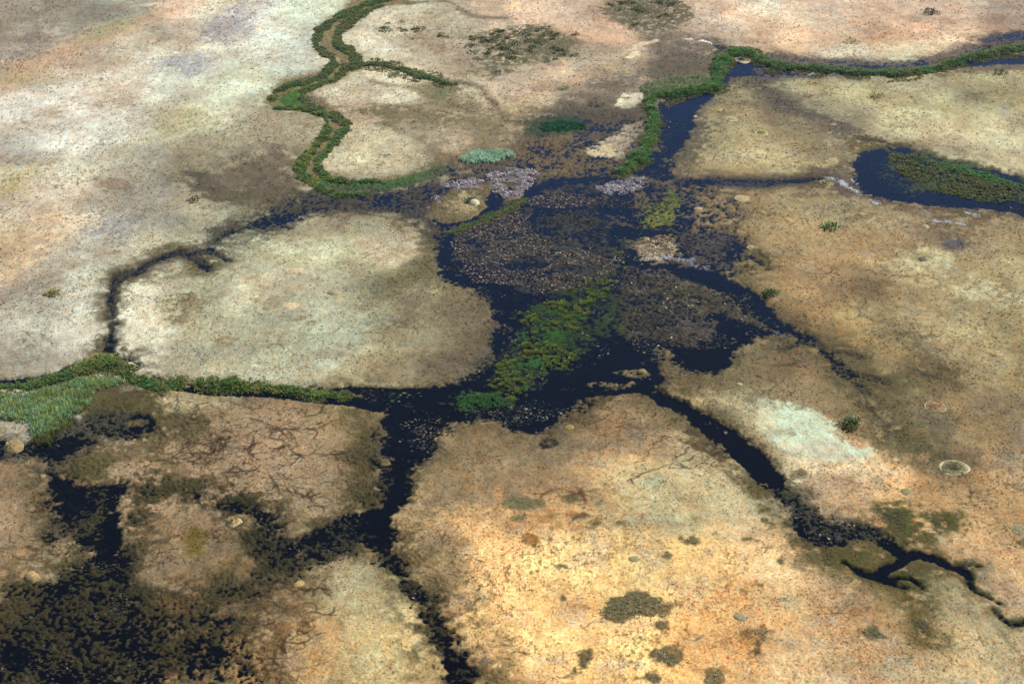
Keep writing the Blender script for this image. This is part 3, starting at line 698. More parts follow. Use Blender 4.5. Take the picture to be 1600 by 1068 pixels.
brush('line', [(342,374,7),(368,362,7),(400,353,7),(430,345,6),(460,332,8)], (54,58,44), .9, fe=1.5, rag=1.5, lev=.03)
brush('line', [(166,558,14),(170,545,12)], None, lev=-.4, fe=.8, rag=.4)
brush('line', [(310,409,8),(322,424,6)], None, lev=-.15, fe=1, rag=.8)
# water along the left reed bank
brush('line', [(-10,600,10),(40,596,8),(85,585,8),(120,570,6)], None, lev=-.5, fe=1, rag=.6)
brush('line', [(190,560,5),(210,566,6),(222,573,5)], (50,46,40), .9, fe=1, rag=.6, lev=-.1)
brush('line', [(200,592,10),(235,606,10),(258,606,12),(258,596,8),(240,592,6)], None, lev=-.4, fe=1, rag=.5)
brush('line', [(262,604,10),(300,610,10),(350,614,12),(420,616,12),(480,620,14),(540,626,16),(590,636,18)], None, lev=-.5, fe=1.2, rag=.6)
brush('line', [(500,612,8),(560,608,8),(600,612,10),(650,612,12)], None, lev=-.4, fe=1.2, rag=.8)
# main lake basin
brush('poly', [(560,610),(640,608),(690,600),(740,580),(768,545),(778,505),(770,475),(735,455),(692,432),(684,400),(690,368),(740,345),(800,318),(850,285),(940,280),(1050,292),(1090,330),(1085,365),(1150,372),(1165,400),(1130,430),(1180,460),(1210,490),(1190,530),(1150,550),(1120,582),(1060,575),(1030,600),(960,612),(905,632),(875,662),(830,678),(790,663),(740,655),(700,662),(680,702),(655,722),(615,715),(600,690),(597,650),(575,630)], (44,46,50), 1, fe=3.5, rag=2, lev=-.45)
brush('poly', [(700,372),(770,335),(830,305),(900,290),(945,302),(962,340),(985,390),(960,425),(925,440),(870,455),(810,448),(740,440),(708,412)], (50,50,52), .95, fe=5, rag=2.5, lev=.025, vary=.3, am=.6)
brush('poly', [(840,430),(900,435),(930,445),(880,465),(810,470),(800,450)], (46,44,52), .8, fe=3, rag=2, lev=-.08)
brush('poly', [(955,420),(1040,414),(1078,440),(1122,492),(1125,522),(1092,548),(1040,545),(990,532),(958,510),(942,470)], (66,61,54), .95, fe=5, rag=2.5, lev=.13, vary=.4, am=.65)
brush('poly', [(1030,440),(1075,445),(1110,470),(1090,490),(1040,470)], (95,84,58), .5, fe=3, rag=3, patch=.3)
brush('poly', [(1070,450),(1120,455),(1160,480),(1185,505),(1150,500),(1110,490)], (72,66,56), .95, fe=2.5, rag=2, lev=.2, am=.7)
brush('poly', [(1130,500),(1170,500),(1220,525),(1230,540),(1180,525)], (72,66,50), .9, fe=2, rag=1.5, lev=.18, am=.8)
brush('poly', [(800,485),(860,465),(925,440),(960,455),(965,520),(940,548),(890,572),(835,608),(790,635),(735,640),(705,632),(740,605),(782,572),(802,530)], (30,50,26), .95, fe=5, rag=3, lev=.05, vary=.3, am=.6)
brush('poly', [(805,490),(870,480),(900,510),(880,550),(830,560),(805,540)], (38,70,24), .85, fe=5, rag=3, lev=.08, am=.6, vary=.3)
brush('poly', [(800,560),(870,555),(850,590),(800,600),(780,585)], (40,78,34), .85, fe=4, rag=3, lev=.08, am=.6, vary=.3)
brush('poly', [(703,615),(760,608),(800,620),(790,638),(720,640)], (38,72,36), .9, fe=4, rag=2.5, lev=.06, am=.6)
brush('poly', [(600,612),(640,625),(650,640),(610,640),(585,628)], (34,56,46), .7, fe=3, rag=2, lev=.0)
brush('poly', [(925,440),(960,400),(985,395),(960,430)], (40,58,36), .8, fe=3, rag=2, lev=.03)
brush('poly', [(620,660),(680,650),(700,645),(680,690),(650,705),(620,690)], (62,58,50), .7, fe=4, rag=2, lev=-.03, vary=.3)
brush('poly', [(780,640),(840,625),(870,640),(850,660),(800,655)], (58,58,60), .7, fe=3, rag=2, lev=-.06, vary=.3)
# north-east marsh
brush('poly', [(940,290),(1060,285),(1092,322),(1085,362),(1150,370),(1165,400),(1120,428),(1060,415),(1010,412),(985,392),(958,345)], (74,68,66), .95, fe=3, rag=2, lev=.0)
brush('poly', [(1020,315),(1050,310),(1065,328),(1050,352),(1010,358),(995,345)], (104,108,44), .9, fe=2, rag=1.5, lev=.12)
brush('poly', [(1040,296),(1062,300),(1058,318),(1045,312)], (92,104,44), .8, fe=1.5, rag=1.5, lev=.12)
brush('poly', [(985,310),(1005,300),(1015,320),(990,325)], (98,86,74), .8, fe=2, rag=1.5, lev=.12)
brush('poly', [(995,375),(1020,368),(1055,372),(1060,395),(1050,412),(1000,408)], (140,122,96), .85, fe=2.5, rag=2, lev=.2, patch=.25)
brush('poly', [(1075,290),(1140,300),(1145,330),(1110,360),(1075,355),(1090,325)], (140,118,84), .85, fe=4, rag=3, lev=.3, patch=.25)
brush('poly', [(1100,300),(1200,300),(1190,380),(1160,370),(1120,350)], (158,134,96), .5, fe=6, rag=4)
brush('poly', [(955,305),(980,300),(990,335),(1000,352),(970,345)], None, lev=-.3, fe=1.5, rag=1.5)
brush('line', [(970,365,14),(1000,365,12),(1040,362,8)], None, lev=-.25, fe=1.5, rag=1.5)
brush('line', [(1070,305,8),(1068,330,14),(1062,355,10)], None, lev=-.2, fe=1.5, rag=1.5)
brush('line', [(990,395,10),(975,405,14),(960,412,10)], None, lev=-.2, fe=1.5, rag=1.5)
brush('poly', [(1060,370),(1110,362),(1150,372),(1165,400),(1130,412),(1080,400)], (62,58,60), .9, fe=3, rag=2.5, lev=-.02)
brush('poly', [(1050,285),(1125,290),(1155,330),(1115,364),(1070,362),(1080,330)], (74,70,66), .9, fe=4, rag=4, lev=-.05, patch=.45)
brush('poly', [(1100,410),(1150,400),(1190,405),(1180,430),(1130,428)], (80,72,60), .8, fe=4, rag=4, lev=.02, patch=.4)
brush('poly', [(1085,190),(1110,180),(1100,230),(1075,262),(1060,262)], (84,76,64), .8, fe=4, rag=4, lev=.05, patch=.4)
brush('ell', (1142,405,16,8), (36,44,52), .8, fe=1, rag=1, lev=-.1)
for g in [[(1000,408,2),(1040,402,3),(1075,406,2.5)], [(1085,415,3),(1110,420,2.5)], [(1040,400,2),(1060,404,3)]]:
    brush('line', g, (130,136,146), .7, fe=.4, rag=1.2, lev=.05)
# upper lake
UL = [(1030,160),(1060,150),(1098,147),(1123,138),(1137,107),(1150,97),(1218,108),(1215,116),(1165,119),(1135,126),(1119,148),(1094,166),(1082,191),(1072,219),(1062,236),(1048,250),(1052,280),(1030,283),(995,272),(978,262),(1002,240),(1024,208),(1029,185)]
brush('poly', [(1020,150),(1110,140),(1135,100),(1210,105),(1250,118),(1180,130),(1140,140),(1110,170),(1100,200),(1085,235),(1065,260),(1065,290),(1000,285),(975,262)], (86,78,70), .8, fe=5, rag=3, lev=.12)
brush('poly', UL, (44,48,60), 1, fe=1.6, rag=1.4, lev=-.45)
brush('poly', [(1012,235),(1030,215),(1045,212),(1035,235),(1018,240)], (88,84,62), .85, fe=2, rag=1.5, lev=.08)
brush('poly', [(1025,250),(1055,245),(1062,262),(1040,268)], (84,80,66), .8, fe=2, rag=1.5, lev=.06)
brush('poly', [(1035,158),(1060,152),(1065,162),(1045,168)], (92,86,84), .7, fe=2, rag=1.5, lev=.02)
brush('poly', [(1010,262),(1040,270),(1045,285),(1000,280)], (60,64,56), .5, fe=2, rag=2, lev=.0)
brush('line', [(1205,92,22),(1260,100,22),(1340,104,22),(1410,104,22),(1465,94,20),(1520,78,22),(1610,62,26)], (82,72,72), .85, fe=3, rag=2, lev=.08)
brush('line', [(1340,105,6),(1400,106,8),(1440,102,6)], None, lev=-.12, fe=1.5, rag=1.5)
brush('line', [(1545,62,12),(1580,58,14),(1610,55,16)], (60,62,72), .8, lev=-.1, fe=2, rag=1.5)
brush('line', [(1460,114,4),(1500,104,7),(1540,97,12),(1575,94,16),(1615,94,18)], (46,52,62), .95, lev=-.35, fe=1.5, rag=1.2)
brush('line', [(1200,113,14),(1250,118,12),(1290,118,8),(1340,122,5)], (82,78,84), .85, lev=.03, fe=2, rag=1.5)
brush('line', [(1470,118,8),(1550,108,8),(1610,106,8)], (92,82,72), .7, fe=2, rag=2, lev=.15)
brush('line', [(1120,72,8),(1128,76,10)], None, lev=-.2, fe=1, rag=.8)
for g in [[(1095,66,1.6),(1110,70,2)], [(1070,63,1.4),(1082,64,1.6)]]: brush('line', g, (225,215,200), .8, fe=.4, rag=.3)
for g in [[(1222,110,1.6),(1230,116,2)], [(1250,110,1.5),(1275,110,2),(1298,111,1.2)], [(1262,118,1.4),(1280,114,1.4)]]: brush('line', g, (170,172,180), .8, fe=.4, rag=.4, lev=.1)
# side channel
C7 = [(1062,286,10),(1100,284,10),(1135,286,12),(1180,288,13),(1215,286,10),(1250,284,8),(1290,279,5)]
brush('line', [(a, b, c + 14) for a, b, c in C7], (92,80,66), .8, fe=3, rag=2)
brush('line', C7, (46,50,60), .95, fe=1.2, rag=1.2, lev=-.12)
brush('poly', [(1280,270),(1320,262),(1350,295),(1380,312),(1340,310),(1300,290)], (86,76,72), .7, fe=3, rag=2.5, lev=.15)
# right lake
brush('poly', [(1330,255),(1345,240),(1380,232),(1410,230),(1480,252),(1540,265),(1610,285),(1610,340),(1580,332),(1500,326),(1430,322),(1380,314),(1350,302),(1335,280)], (56,56,56), .95, fe=2.5, rag=1.6, lev=-.4)
brush('poly', [(1385,235),(1430,238),(1500,256),(1610,286),(1610,318),(1540,312),(1470,302),(1420,288),(1390,262)], (60,70,40), .95, fe=2.5, rag=2, lev=.08)
brush('poly', [(1360,255),(1390,250),(1440,300),(1400,305)], (44,58,50), .7, fe=3, rag=3, lev=-.01, am=.7)
brush('poly', [(1440,245),(1500,258),(1560,275),(1610,290),(1610,300),(1540,280),(1470,262)], (52,86,44), .85, fe=2, rag=1.5)
brush('poly', [(1400,285),(1430,290),(1430,300),(1410,300)], (50,70,50), .6, fe=2, rag=2, lev=-.02)
for g in [[(1288,278,2.5),(1305,281,3.5),(1322,288,3)], [(1318,290,2),(1338,300,4),(1352,311,3),(1372,320,4)], [(1420,322,2),(1440,328,3),(1452,335,2.5)], [(1462,346,3),(1490,349,3),(1508,352,2.5)], [(1512,334,2),(1530,338,2.5)], [(1330,282,1.5),(1345,290,1.5)]]:
    brush('line', g, (172,176,190), .85, fe=.5, rag=.9, lev=.1)
# east channel
C8 = [(1066,427,8),(1100,433,15),(1130,444,17),(1155,457,18),(1178,474,22),(1200,494,20),(1225,512,18),(1258,528,14),(1288,552,14),(1310,575,13),(1338,602,9),(1360,622,5)]
brush('line', [(a, b, c + 22) for a, b, c in C8[3:]], (98,88,58), .7, fe=4, rag=2.5)
brush('line', C8[:7], (44,46,52), .95, fe=1.5, rag=1.6, lev=-.4)
brush('line', C8[6:], (48,48,42), .95, fe=1.2, rag=1.8, lev=-.06)
brush('poly', [(1105,545),(1125,520),(1130,495),(1160,505),(1205,500),(1225,518),(1185,528),(1150,545),(1135,572),(1110,582),(1060,572)], None, lev=-.4, fe=1.5, rag=1.4)
brush('poly', [(1150,475),(1190,500),(1220,520),(1180,512)], (70,64,52), .8, fe=1.5, rag=1.2, lev=.15)
brush('line', [(1210,522,3),(1240,530,3)], (120,125,130), .6, fe=.4, rag=.8, lev=.1)
brush('line', [(1205,573,4),(1235,572,6),(1250,566,4),(1290,562,4)], (82,70,50), .8, fe=1, rag=1)
# south-east channel
C1 = [(1003,606,16),(1040,626,20),(1085,650,26),(1130,680,34),(1165,708,42),(1198,740,36),(1212,758,24)]
brush('line', [(a, b + 3, c + 24) for a, b, c in C1], (104,92,60), .7, fe=4, rag=2.5)
brush('line', C1, (30,30,30), 1, fe=1.2, rag=1.2, lev=-.6)
brush('line', [(1025,560,8),(1023,580,9),(1010,598,16),(1003,606,20)], None, lev=-.6, fe=.9, rag=.6)
brush('line', [(1003,608,14),(970,613,10),(940,614,10),(915,618,12)], None, lev=-.6, fe=1, rag=.6)
brush('poly', [(920,600),(960,598),(990,598),(985,606),(950,606),(925,606)], (120,106,74), .9, fe=1, rag=1.2, lev=.2)
brush('poly', [(965,582),(1000,574),(1018,580),(1005,592),(985,590)], (120,104,72), .9, fe=1.2, rag=1, lev=.25)
brush('poly', [(1028,548),(1050,545),(1055,555),(1060,580),(1030,585)], (112,96,68), .85, fe=2, rag=1.2, lev=.25)
brush('ell', (1018,613,20,7), (110,104,78), .85, fe=.6, rag=.8, lev=.15)
brush('poly', [(1098,575),(1110,570),(1120,590),(1105,600)], (100,90,62), .6, fe=2, rag=2, lev=.2)
for p in [(1105,662,14,3),(1122,668,7,3),(1133,675,7,5),(1040,630,8,3)]: brush('ell', p, (130,130,118), .8, fe=.3, rag=.4, lev=.12)
brush('poly', [(885,645),(910,622),(955,618),(945,640),(920,660),(880,668)], (76,68,44), .8, fe=2, rag=2, lev=.05)
brush('poly', [(1060,655),(1100,680),(1150,720),(1190,760),(1210,790),(1180,770),(1130,730),(1080,700),(1055,680)], (70,58,40), .7, fe=1.5, rag=2, patch=.55, lev=.03, levop=.55)
brush('poly', [(1208,764),(1250,774),(1278,796),(1320,813),(1360,824),(1380,842),(1402,858),(1349,843),(1292,852),(1247,842),(1228,812)], (44,46,40), .95, fe=3, rag=2, lev=.06)
brush('line', [(1195,770,20),(1225,825,20),(1255,850,16),(1300,866,14)], (78,72,34), .8, fe=4, rag=3)
for g in [[(1212,765,12),(1228,790,8),(1242,808,8),(1255,835,7)], [(1215,780,5),(1240,785,4),(1252,795,3)], [(1255,838,6),(1285,848,8),(1310,848,6),(1340,834,7),(1365,834,7),(1385,848,9),(1402,862,10)]]:
    brush('line', g, (44,44,40), .9, fe=1, rag=1.2, lev=-.08)
for g in [[(1385,848,7),(1400,860,11),(1415,868,12),(1435,866,12),(1460,876,10),(1488,888,10),(1509,897,11),(1513,908,8)], [(1415,868,11),(1404,882,13),(1384,893,16),(1378,903,18),(1390,912,9),(1415,921,3)], [(1376,902,9),(1352,900,9),(1335,891,6),(1319,880,4)], [(1395,905,5),(1420,907,4),(1440,920,3)]]:
    brush('line', [(a, b, c + 8) for a, b, c in g], (78,76,34), .7, fe=1.5, rag=1.2)
    brush('line', g, (36,34,26), 1, fe=.7, rag=.6, lev=-.4)
for g in [[(1513,908,6),(1520,922,5),(1538,932,5),(1560,944,3)], [(1552,955,3),(1566,968,5),(1582,976,6),(1608,974,6)], [(1488,888,4),(1505,884,3),(1530,886,2)], [(1440,868,3),(1425,858,3),(1412,848,2)]]:
    brush('line', [(a, b, c + 10) for a, b, c in g], (82,80,40), .6, fe=2, rag=1.5)
    brush('line', g, (40,38,28), .95, fe=.7, rag=.5, lev=-.12, edge=3)
for g in [[(1258,530,6),(1235,545,5),(1208,548,3)], [(1290,556,5),(1315,552,4),(1340,560,3)], [(1312,578,6),(1345,590,5),(1380,598,3)], [(1338,602,6),(1355,630,5),(1372,655,4),(1395,675,3)], [(1178,474,8),(1200,466,6),(1212,458,4)], [(1165,400,4),(1185,412,5),(1200,425,4)]]:
    brush('line', [(a, b, c + 14) for a, b, c in g], (88,80,52), .6, fe=3, rag=2.5, patch=.2)
    brush('line', g, (56,52,40), .9, fe=1, rag=1.2, lev=.0, edge=3)
# neck south of the lake
brush('poly', [(598,766),(632,766),(634,795),(620,802),(622,832),(613,848),(598,864),(575,852),(555,846),(512,828),(498,832),(535,806),(580,796),(600,790)], (30,28,24), 1, fe=1.6, rag=1.8, lev=-.4)
brush('poly', [(575,716),(600,724),(640,718),(660,715),(645,740),(650,755),(635,775),(600,775),(582,760),(590,745)], (46,44,32), .95, fe=1.6, rag=1.8, lev=-.12)
brush('poly', [(560,770),(590,765),(590,790),(540,800)], (62,56,30), .7, fe=2, rag=2, lev=.1, patch=.3)
brush('poly', [(335,775),(400,786),(440,802),(462,830),(530,818),(560,845),(545,868),(470,885),(420,912),(395,910),(402,855),(390,822),(345,802)], (44,42,24), .95, fe=3.5, rag=3, lev=.02)
brush('poly', [(400,795),(432,808),(440,830),(415,830),(398,812)], None, lev=-.15, fe=2, rag=1.5)
brush('line', [(195,770,14),(240,765,12),(300,772,14),(350,785,16)], (60,56,30), .9, fe=3, rag=3, lev=.02)
brush('line', [(540,830,18),(500,838,18),(470,850,22),(455,865,14)], None, lev=-.2, fe=1.5, rag=1.5)
brush('line', [(350,790,8),(385,795,14),(405,800,16)], None, lev=-.12, fe=1.5, rag=1.5)
brush('line', [(615,722,8),(625,742,8),(620,762,10),(615,790,20)], None, lev=-.3, fe=1.5, rag=1.2)
brush('line', [(553,862,4),(552,892,2)], (60,50,34), .9, fe=.5, rag=.5)
brush('ell', (850,697,34,14), (38,38,42), .9, fe=1, rag=1.5, lev=-.12)
brush('ell', (308,777,16,11), (26,28,26), 1, fe=.6, rag=.8, lev=-.3)
# south channel
C5 = [(600,862,18),(616,888,24),(638,913,28),(655,940,32),(672,962,34),(690,985,28),(702,1012,28),(712,1045,36),(724,1078,40)]
brush('line', C5, (44,40,22), .95, fe=2, rag=2.2, lev=-.1)
# western marsh
brush('poly', [(-20,690),(40,685),(80,672),(150,645),(210,650),(235,665),(215,690),(160,690),(120,720),(95,735),(70,740),(30,720),(-20,725)], (56,56,44), .9, fe=3, rag=2.5, lev=.03)
brush('poly', [(60,690),(100,685),(140,690),(110,712),(85,720),(60,715),(40,705)], None, lev=-.25, fe=2, rag=2)
brush('poly', [(195,670),(220,665),(240,655),(235,672),(215,688)], None, lev=-.2, fe=1.5, rag=1.2)
brush('line', [(195,660,5),(215,650,6),(240,658,5),(228,672,5),(195,668,4)], (44,42,38), .9, lev=-.2, fe=1, rag=.8)
brush('ell', (212,662,26,8), (94,86,52), .9, fe=1, rag=1, lev=.2)
brush('ell', (225,678,22,8), (88,82,46), .8, fe=1, rag=1, lev=.2)
brush('poly', [(70,735),(100,742),(128,756),(150,764),(196,758),(196,800),(195,850),(205,900),(200,960),(170,960),(150,900),(128,862),(95,852),(66,850),(72,800),(66,770)], (44,42,24), .95, fe=4, rag=3, lev=.06)
brush('poly', [(75,745),(105,748),(140,765),(150,790),(130,815),(95,815),(80,790)], None, lev=-.22, fe=2.5, rag=2)
brush('line', [(182,762,26),(178,790,26),(176,820,28),(170,850,32),(162,875,26)], None, lev=-.4, fe=1.5, rag=1.6)
brush('line', [(150,850,20),(175,880,20),(188,920,20),(195,950,22),(205,975,12)], None, lev=-.22, fe=2, rag=2)
brush('line', [(150,835,10),(115,850,10),(92,858,6)], None, lev=-.2, fe=1.2, rag=1.2)
brush('poly', [(60,910),(120,890),(175,905),(200,960),(260,985),(330,1010),(350,1040),(240,1060),(100,1075),(-20,1078),(-20,1000),(40,975)], (50,45,24), .95, fe=4, rag=3, lev=.09)
brush('poly', [(-20,1000),(40,990),(60,1030),(40,1050),(-20,1050)], None, lev=-.25, fe=3, rag=3)
brush('poly', [(100,975),(150,965),(200,985),(250,1005),(280,1030),(220,1020),(150,1000)], None, lev=-.1, fe=2.5, rag=2.5)
brush('poly', [(280,1000),(340,1005),(350,1030),(310,1035)], None, lev=-.1, fe=2.5, rag=2)
brush('line', [(205,970,8),(225,985,10),(245,1000,14)], None, lev=-.15, fe=2, rag=2)
brush('poly', [(55,1050),(110,1045),(120,1080),(50,1080)], None, lev=-.15, fe=2, rag=2)
brush('poly', [(225,1045),(245,1050),(240,1075),(220,1075)], None, lev=-.2, fe=2, rag=2)
brush('line', [(0,690,6),(5,705,8)], (70,80,90), .8, lev=-.2, fe=1, rag=.8)
# island in the north of the lake
brush('poly', [(668,335),(690,305),(730,292),(768,290),(772,318),(745,340),(705,352),(680,348)], (118,104,74), .95, fe=2.2, rag=1.5, lev=.35)
brush('poly', [(690,330),(720,312),(750,308),(750,325),(720,340)], (160,148,112), .8, fe=2, rag=2.5, patch=.3)
brush('poly', [(675,330),(700,308),(735,296),(765,294),(770,312),(730,335),(700,348)], (84,74,58), .7, fe=1.5, rag=3, patch=.55)
brush('poly', [(690,322),(710,308),(740,300),(750,318),(720,332)], (176,160,122), .7, fe=1, rag=2.5, patch=.5)
brush('line', [(678,345,6),(700,353,8),(740,345,8),(770,325,10),(780,308,8)], None, lev=-.4, fe=1, rag=.6)
brush('line', [(772,300,14),(766,318,14)], None, lev=-.35, fe=1.2, rag=1)
brush('poly', [(640,300),(700,285),(690,310),(665,330),(640,325)], (74,66,56), .7, fe=3, rag=3, lev=.12)
#END-BRUSHES

# ---- fine marks on dry land: branching trails and cracks, tiny dark tussocks
dry = sstep(0.25, 0.48, G)
ridge = 1 - np.abs(fbm(X + nC * 1.5, Y + nD * 1.2, 18, 4, 81)) * 26
crk = np.clip(ridge, 0, 1) * sstep(0.0, 0.35, fbm(X, Y, 14, 3, 91)) * dry
C *= 1 - crk[:, None] * np.array([.40, .46, .52], np.float32)
ridge2 = 1 - np.abs(fbm(X + nD * 0.8, Y + nD * 0.8, 8, 4, 101)) * 16
crk2 = np.clip(ridge2, 0, 1) * sstep(0.15, 0.5, fbm(X + 77, Y, 12, 3, 171)) * dry
C *= 1 - crk2[:, None] * np.array([.34, .40, .46], np.float32)
dots = sstep(0.62, 0.8, fbm(X, Y * .6, .55, 2, 111) + 0.55 * mot2 + 0.35 * mot - .5) * dry
C = C * (1 - 0.6 * dots[:, None]) + 0.6 * dots[:, None] * alb((90, 66, 40)).astype(np.float32)

# ---- relief
amp = AM * 0.36 * np.clip(1.15 - np.abs(G) / 0.5, 0, 1)
hgt = G + amp * (0.30 * nC + 0.55 * nF + 0.40 * nD + 0.85 * nE + 0.25 * fbm(X, Y, 3.0, 5, 191, .65))
hgt = hgt + 0.10 * nB * dry + 0.06 * nD * dry + 0.25 * nA * dry

# sodden margins are darker mud and sedge
wet = sstep(0.20, 0.0, hgt) * 0.5
C = C * (1 - wet[:, None]) + wet[:, None] * (C * 0.45 + 0.25 * alb((58, 56, 34)).astype(np.float32))
deep = sstep(-0.03, -0.30, hgt)          # bed colour darkened with depth, standing in for light the water absorbs
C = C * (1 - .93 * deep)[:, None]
C = np.clip(C, 0.002, 0.62)
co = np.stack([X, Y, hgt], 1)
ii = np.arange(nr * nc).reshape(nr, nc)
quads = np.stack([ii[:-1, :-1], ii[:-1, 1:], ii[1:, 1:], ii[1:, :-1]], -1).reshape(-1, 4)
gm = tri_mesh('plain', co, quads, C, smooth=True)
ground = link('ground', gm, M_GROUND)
tag(ground, kind='structure')
HG = hgt.reshape(nr, nc)

def zat(x, y):
    """ground level under a point"""
    x = np.atleast_1d(x); y = np.atleast_1d(y)
    r = np.interp(y, dist, np.arange(nr)); c = np.interp(x / y, tang, np.arange(nc))
    return HG[np.clip(np.round(r).astype(int), 0, nr - 1), np.clip(np.round(c).astype(int), 0, nc - 1)]

def z1(x, y): return float(max(zat(x, y)[0], 0.0))

me = bpy.data.meshes.new('water')
me.from_pydata([(-900, 30, 0), (900, 30, 0), (900, 1500, 0), (-900, 1500, 0)], [], [(0, 1, 2, 3)])
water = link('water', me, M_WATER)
tag(water, kind='structure')

# ------------------------------------------------------------------ plants
def blades(bx, by, bz, h, w, az, tilt, colr, droop=0.35):
    """bent tapering leaf blades, one per row: two base corners, two mid corners and a tip"""
    n = len(bx)
    dx, dy = np.cos(az), np.sin(az)
    px, py = -dy, dx
    st, ct = np.sin(tilt), np.cos(tilt)
    mx, my, mz = bx + dx * st * h * .6, by + dy * st * h * .6, bz + ct * h * .62
    t2 = np.clip(tilt + droop, 0, 2.2)
    tx, ty, tz = mx + dx * np.sin(t2) * h * .42, my + dy * np.sin(t2) * h * .42, mz + np.cos(t2) * h * .42
    v = np.empty((n, 5, 3), np.float32)
    v[:, 0] = np.stack([bx - px * w * .4, by - py * w * .4, bz], 1); v[:, 1] = np.stack([bx + px * w * .4, by + py * w * .4, bz], 1)
    v[:, 2] = np.stack([mx + px * w * .5, my + py * w * .5, mz], 1); v[:, 3] = np.stack([mx - px * w * .5, my - py * w * .5, mz], 1)
    v[:, 4] = np.stack([tx, ty, tz], 1)
    b = np.arange(n)[:, None, None] * 5
    f = np.array([[0, 1, 2], [0, 2, 3], [3, 2, 4]])[None] + b
    c = np.repeat(colr[:, None, :], 5, 1)
    return v.reshape(-1, 3), f.reshape(-1, 3), c.reshape(-1, 3)

def tint(n, cols, rng, var=.18):
    cols = np.array([alb(c, PLK) for c in cols])
    c = cols[rng.integers(0, len(cols), n)]
    return (c * (1 + rng.normal(0, var, (n, 1)))).clip(0.003, 0.6)

def scatter(kind, geom, density, rng, noise=None):
    if kind == 'line':
        L3 = smooth_line(geom, 3); P = pts(L3); rad = np.maximum(line_radii(L3), 0.3) * (1 + .35 * np.sin(np.arange(len(L3)) * 1.3) * np.sin(np.arange(len(L3)) * .37 + len(L3))); pad = rad.max()
    else:
        P = pts(geom); rad = None; pad = 0
    (x0, y0), (x1, y1) = P.min(0) - pad, P.max(0) + pad
    n = int(density * (x1 - x0) * (y1 - y0))
    x = rng.uniform(x0, x1, n).astype(np.float32); y = rng.uniform(y0, y1, n).astype(np.float32)
    s = line_sd(x, y, P, rad) if rad is not None else poly_sd(x, y, P)
    s = s + 0.9 * fbm(x, y, 3.5, 3, 7) + .5 * fbm(x, y, 12, 2, 8)
    k = s > 0
    if noise: k &= fbm(x, y, noise[0], 3, 15) > noise[1]
    return x[k], y[k], s[k]

def reed_bed(name, label, cat, kind, geom, cols, density=3.0, h=(1.8, 3.0), w=.26, nb=11, spread=1.0, base_tilt=.25, droop=.8, noise=None, seed=1, cl=2.5, clvar=.35, mat=None, kindtag=None, fringe=None):
    fringe = kind == 'line' if fringe is None else fringe
    rng = np.random.default_rng(seed)
    x, y, s = scatter(kind, geom, density, rng, noise)
    n = len(x)
    z = np.maximum(zat(x, y), -0.05)
    clump = fbm(x, y, cl, 2, seed + 5)                      # stands of taller and shorter stems
    hh = rng.uniform(h[0], h[1], n) * .8 * (1 + clvar * clump) * np.clip(.62 + s * .35, .5, 1)
    tc = tint(n, cols, rng, .12)
    sel = fbm(x, y, cl * 1.8, 2, seed + 9)
    alt = np.array([alb(c, PLK) for c in cols])
    tc = tc * .5 + .5 * alt[np.clip(((sel + .8) / 1.6 * len(cols)).astype(int), 0, len(cols) - 1)]
    I = np.repeat(np.arange(n), nb)
    m = n * nb
    az = rng.uniform(0, 2 * np.pi, m); ti = base_tilt + rng.uniform(0, 1, m) ** 1.2 * spread
    v, f, c = blades(x[I] + rng.normal(0, .22, m), y[I] + rng.normal(0, .22, m), z[I] - .05, hh[I] * rng.uniform(.65, 1.05, m), w * rng.uniform(.6, 1.3, m), az, ti, tc[I] * rng.uniform(.7, 1.3, (m, 1)), droop)
    me_ = tri_mesh(name, v, f, c)
    o = link(name, me_, mat or M_REED)
    tag(o, label, cat, kind=kindtag)
    if fringe:
        # low sedge along both sides of the bank
        L2 = [(a, b + 1, c * 1.5 + 7) for a, b, c in geom]
        x, y, s = scatter('line', L2, density * .8, rng, (4, -.25))
        n = len(x); z = np.maximum(zat(x, y), -.03); I = np.repeat(np.arange(n), 6); m = n * 6
        tc = tint(n, [(96,94,50),(84,88,46),(70,82,40),(112,100,58)], rng, .2)
        v, f, c = blades(x[I] + rng.normal(0, .25, m), y[I] + rng.normal(0, .25, m), z[I] - .03, rng.uniform(.25, .7, m), rng.uniform(.14, .3, m), rng.uniform(0, 6.28, m), rng.uniform(.2, 1.2, m), tc[I] * .8, .6)
        link('sedge_fringe', tri_mesh('sedge_fringe', v, f, c), M_REED, o)
    return o

PAP = [(64,96,40),(54,88,46),(90,106,46),(50,80,40)]
PAPD = [(70,92,50),(60,84,52),(84,98,54),(94,92,50)]
PAPY = [(110,112,44),(84,98,38),(124,118,50)]
MINT = [(128,150,116),(112,138,100),(134,146,84),(98,122,66),(138,158,130),(122,126,66)]
TURQ = [(150,172,150),(132,160,134),(128,148,112)]
